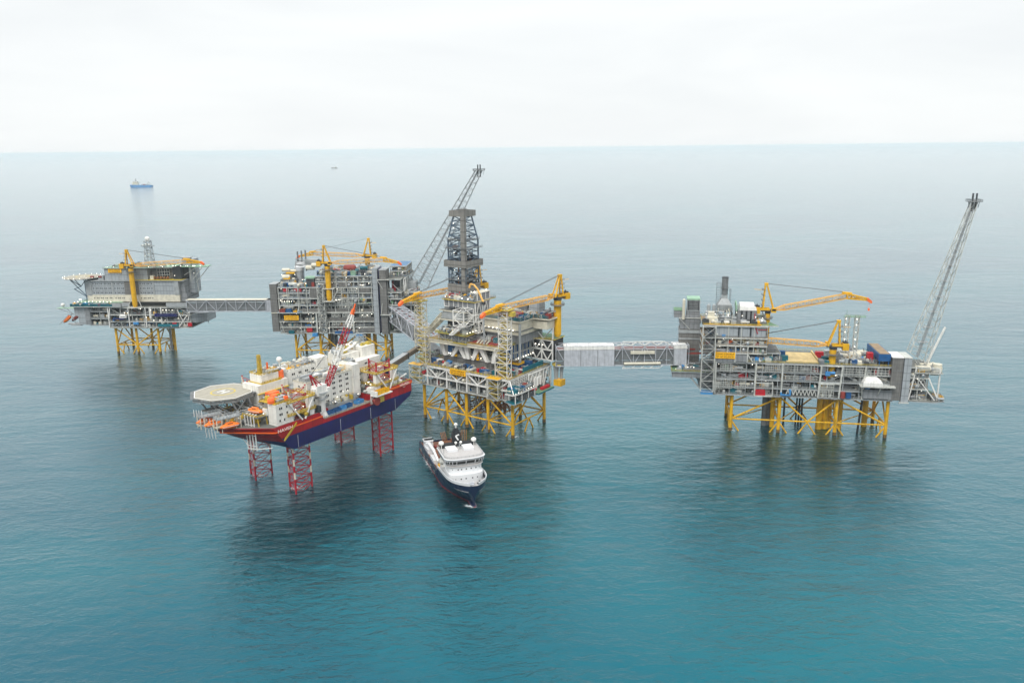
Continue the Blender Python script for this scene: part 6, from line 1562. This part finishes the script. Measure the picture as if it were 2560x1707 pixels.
# superstructure: rounded tiers
def tier(x0, x1, hb, z0, z1, nose, m_, name, flare=0):
    k = 12; P0 = [(x0,-hb)] + [(x1 - nose + nose*math.cos(t), -hb*math.cos(math.pi/2-0) if False else -hb*math.sin(math.pi/2 - 0)*1) for t in ()]
    P0 = [(x0,-hb)] + [(x1-nose+nose*math.sin(math.pi*i/(2*k)*1.0), -hb*math.cos(math.pi*i/(2*k))**.55) for i in range(k+1)]
    full = P0 + [(x, -y) for x, y in P0[::-1][1:]]
    q = MB(); n_ = len(full)
    q._add([(x,y,z0) for x,y in full] + [(x+flare,y*(1+flare*.03),z1) for x,y in full], [tuple(range(n_))[::-1], tuple(range(n_,2*n_))] + [(i,(i+1)%n_,n_+(i+1)%n_,n_+i) for i in range(n_)])
    return q.build(name, m_, shp), full
tier(10, 40, 10.6, 11.3, 17.6, 5, 'ship_white', 'lower_superstructure')
tier(11, 37, 10.4, 17.62, 23, 4.5, 'ship_white', 'upper_superstructure')
tier(9.6, 38, 11.4, 23.02, 23.4, 5.4, 'ship_deck', 'bridge_deck')
o, fl = tier(12, 35.4, 11.4, 23.42, 24.3, 5, 'ship_white', 'wheelhouse_base', .5)
wg, _ = tier(12, 36, 11.8, 24.32, 26.6, 5, 'glass', 'bridge_window', 1.2)
tier(10.6, 36.8, 12.3, 26.62, 28.6, 5.2, 'ship_white', 'wheelhouse_roof', 1.2)
m = MB()
for i, (x, y) in enumerate(_[1:-1]):
    if i % 2 == 0: m.beam((x+.1,y*1.005,24.2),(x+1.3,y*1.035,26.7),.42)
m.build('window_mullion', 'ship_white', wg)
tier(11, 36.8, 12.2, 28.62, 28.75, 5, 'ship_deck', 'roof_deck')
m = MB()
for s in (-1, 1): m.box(16,24,s*5.2-3.2,s*5.2+3.2,28.42,30.6)
m.build('roof_house', 'ship_white', shp)
MB().box(11.5,15.4,-11,11,28.42,31.4).build('funnel_casing', 'black', shp)
MB().box(9.8,13.4,-2.6,2.6,31.42,39).frustum((10,13,-2,2),(10.4,12.4,-1,1),39,42.4).build('mast_column', 'black', shp)
MB().cyl((11.4,0,42.4),(11.4,0,44),.5,n=8).ball((11.4,0,45),1.2,10,6).build('radome', 'bright_white', shp)
m = MB().beam((13.5,.9,33.2),(13.5,-.8,36.8),.1,1.0).beam((13.5,-.8,36.8),(13.5,1.5,37.6),.1,.9); m.build('funnel_emblem', 'mark_white', shp)
for s in (-1, 1):
    MB().cyl((15,s*10.4,28.4),(15,s*10.4,31.6),.5,n=8).ball((15,s*10.4,33),1.75,12,8).build('radome', 'bright_white', shp)
    MB().cyl((17,s*1.6,31.4),(17,s*1.6,32.4),.3,n=8).ball((17,s*1.6,33),.9,10,6).build('radome', 'bright_white', shp)
m = MB().beam((20,0,28.4),(20,0,34),.4).beam((20,-2,31),(20,2,31),.25).beam((24,-10.8,28.4),(24,-10.8,32),.3); m.build('signal_mast', 'light_grey', shp)
m = MB()
for s in (-1, 1):
    for k in range(4): m.beam((6+k*.8,s*(4+k),27),(3+k*.4,s*(5.5+k),37),.35)
m.build('exhaust_stack', 'conductor_brown', shp)
wp_ = MB().box(-.05,.08,-.4,.4,-.4,.4); w1 = None
for z, ys, x in ((20.6,[-8,-5,-3,0,3,6,8],None),(14.6,[-7,-4,-1,3,6],None)):
    for y in ys:
        base = 37 if z > 18 else 40; ns = 4.5 if z > 18 else 5; hb_ = 10
        f = abs(y)/hb_; x_ = base-ns+ns*math.sin(math.acos(min(1,(f)**(1/.55))))
        if w1 is None: w1 = wp_.build('window', 'glass', shp); o = w1
        else: o = w1.copy(); col.objects.link(o)
        o.location = (x_+.03, y, z)
MB().box(42,46.5,-2.4,2.4,11.3,12.4).cyl((44.2,-2.8,12.4),(44.2,2.8,12.4),1,n=10).build('anchor_windlass', 'bridge_white', shp)
MB().capsule((17,-11.2,20),1.3,6,'x').box(12,24,-12,-10.2,17.8,18.1).build('rescue_boat', 'white_steel', shp)
m = MB()
for k in range(14): x = 16+2.3*k; hb = half(x, topz(x)); m.beam((x,-hb+.9,11.3),(x,-hb+.9,12.6),.14)
m.beam((14,-9.9,11.5),(34,-10.2,11.5),.5,.3); m.build('side_gutter', 'ship_navy', shp)
m = MB()
for (x0_, x1_, hb_, z_) in ((10.6,36,12,28.75),(9.6,37,11.2,23.4)):
    P_r = [(x0_,-hb_)] + [(x1_-5+5*math.sin(math.pi*i/16), -hb_*math.cos(math.pi*i/16)**.55) for i in range(8)] ; P_r = P_r + [(x, -y) for x, y in P_r[::-1]]
    m.rail([(x, y, z_) for x, y in P_r], 1.3, .13, 2)
m.rail([(14,-10.4,11.3),(34,-10.6,11.3)],1.2,.14,2)
m.build('guard_rail', 'light_grey', shp)
for x, y in ((44,-5),(44,5),(47,0),(41,7),(41,-7)): MB().cyl((x,y,11.3),(x,y,12.2),.4,n=8).cyl((x,y,12.2),(x,y,12.4),.6,n=8).build('bollard', 'mid_grey', shp)
# white deck crane on the starboard rail and yellow gear
m = MB().box(-38,-32,-11.2,-6.6,5,10).cyl((-35,-9,10),(-35,-9,13),1.8,n=12); m.build('crane_base', 'ship_white', shp)
MB().beam((-35,-9,13),(-14,-9.4,14.6),2.0,1.6).beam((-14,-9.4,14.6),(0,-9.6,12),1.4,1.2).build('crane_boom', 'ship_white', shp)
MB().box(-42,-38,-11,-5,5,14).box(-43,-37,-11.4,-5,13,14).box(-30,-26,-11.2,-8,5,11).build('winch_tower', 'ship_white', shp)
MB().box(-18,-6,-11.3,-8.2,5,10.4).build('crane_rest', 'ship_white', shp)
m = MB().box(-3,4,-9.6,-6.2,5,8.4).box(-1,2,-9.4,-6.4,8.4,10); m.build('winch', 'yellow', shp)
MB().box(2,7,-2,3,5.05,7.6).build('deck_tank', 'yellow', shp)
m = MB()
for k in range(10): m.box(rng.uniform(-50,0),0,0,0,5,5)._add([],[]) if False else None
for k in range(14):
    x, y = rng.uniform(-50,-4), rng.uniform(-4,9); a_, b_ = rng.uniform(.6,2.4), rng.uniform(.4,1.4)
    if k < 10: MB().box(x-a_,x+a_,y-b_,y+b_,5.02,5.3+rng.uniform(.2,1.2)).build('deck_cargo', rng.choice(['conductor_brown','rust_red','stripe_orange','dark_grey']), shp)
for i in range(5): MB().box(-46+i*11,-45+i*11,-12.35,-12.1,2,4.4).build('freeing_port', 'cream', shp)
MB().beam((-34,-12.3,3.8),(8,-12.5,3.8),.25,.7).build('rubbing_strake', 'ship_navy', shp)

# ================================================================== distant ships
def farship(x, y, hd, L_, label, tall=1.):
    s = empty('distant_ship', (x, y, 0), hd, label, 'ship', 'ships near the horizon')
    b_ = L_*.09
    m = MB(); P = [(-.5*L_,-b_),(.30*L_,-b_),(.42*L_,-b_*.6),(.5*L_,0),(.42*L_,b_*.6),(.30*L_,b_),(-.5*L_,b_)]; W_ = [(x_*(.93 if x_ > 0 else .99), y_) for x_, y_ in P]
    n_ = 7; m._add([(x_,y_,-1) for x_,y_ in W_] + [(x_,y_,L_*.085*(1.25 if x_ > .25*L_ else 1)) for x_,y_ in P], [tuple(range(n_,2*n_))] + [(i,(i+1)%n_,n_+(i+1)%n_,n_+i) for i in range(n_)])
    m.build('hull', 'light_blue' if tall else 'mid_grey', s)
    h = L_*.1
    MB().box(.10*L_,.33*L_,-b_*.85,b_*.85,h,h+L_*.10).box(.14*L_,.30*L_,-b_*.85,b_*.85,h+L_*.1,h+L_*.13).build('superstructure', 'cream', s)
    MB().box(.13*L_,.31*L_,-b_,b_,h+L_*.13,h+L_*.15).build('bridge', 'bright_white', s)
    MB().beam((.2*L_,0,h+L_*.15),(.2*L_,0,h+L_*.27),L_*.02).beam((.16*L_,0,h+L_*.2),(.24*L_,0,h+L_*.2),L_*.012).build('mast', 'mid_grey', s)
    MB().beam((-.30*L_,0,h),(-.36*L_,0,h+L_*.13),L_*.02).beam((-.36*L_,0,h+L_*.13),(-.46*L_,0,h+L_*.06),L_*.015).build('deck_crane', 'white_steel', s)
    for k in range(4): MB().box(-.4*L_+k*.1*L_,-.34*L_+k*.1*L_,-b_*.6,b_*.6,h-1,h+L_*.03).build('deck_cargo', rng.choice(['cream','rust_red','deck_green','white_steel']), s)
farship(-2042, 4505, R(180-6), 130, 'blue hulled ship with cream superstructure, the nearer of the two on the horizon')
farship(-1852, 8630, R(20), 66, 'tiny grey ship, the farther of the two near the horizon', 0)

for rn, (root_, mb_, ms_) in EXTRA.items():
    o = mb_.build('dense_equipment', ms_, root_); o['kind'] = 'stuff'
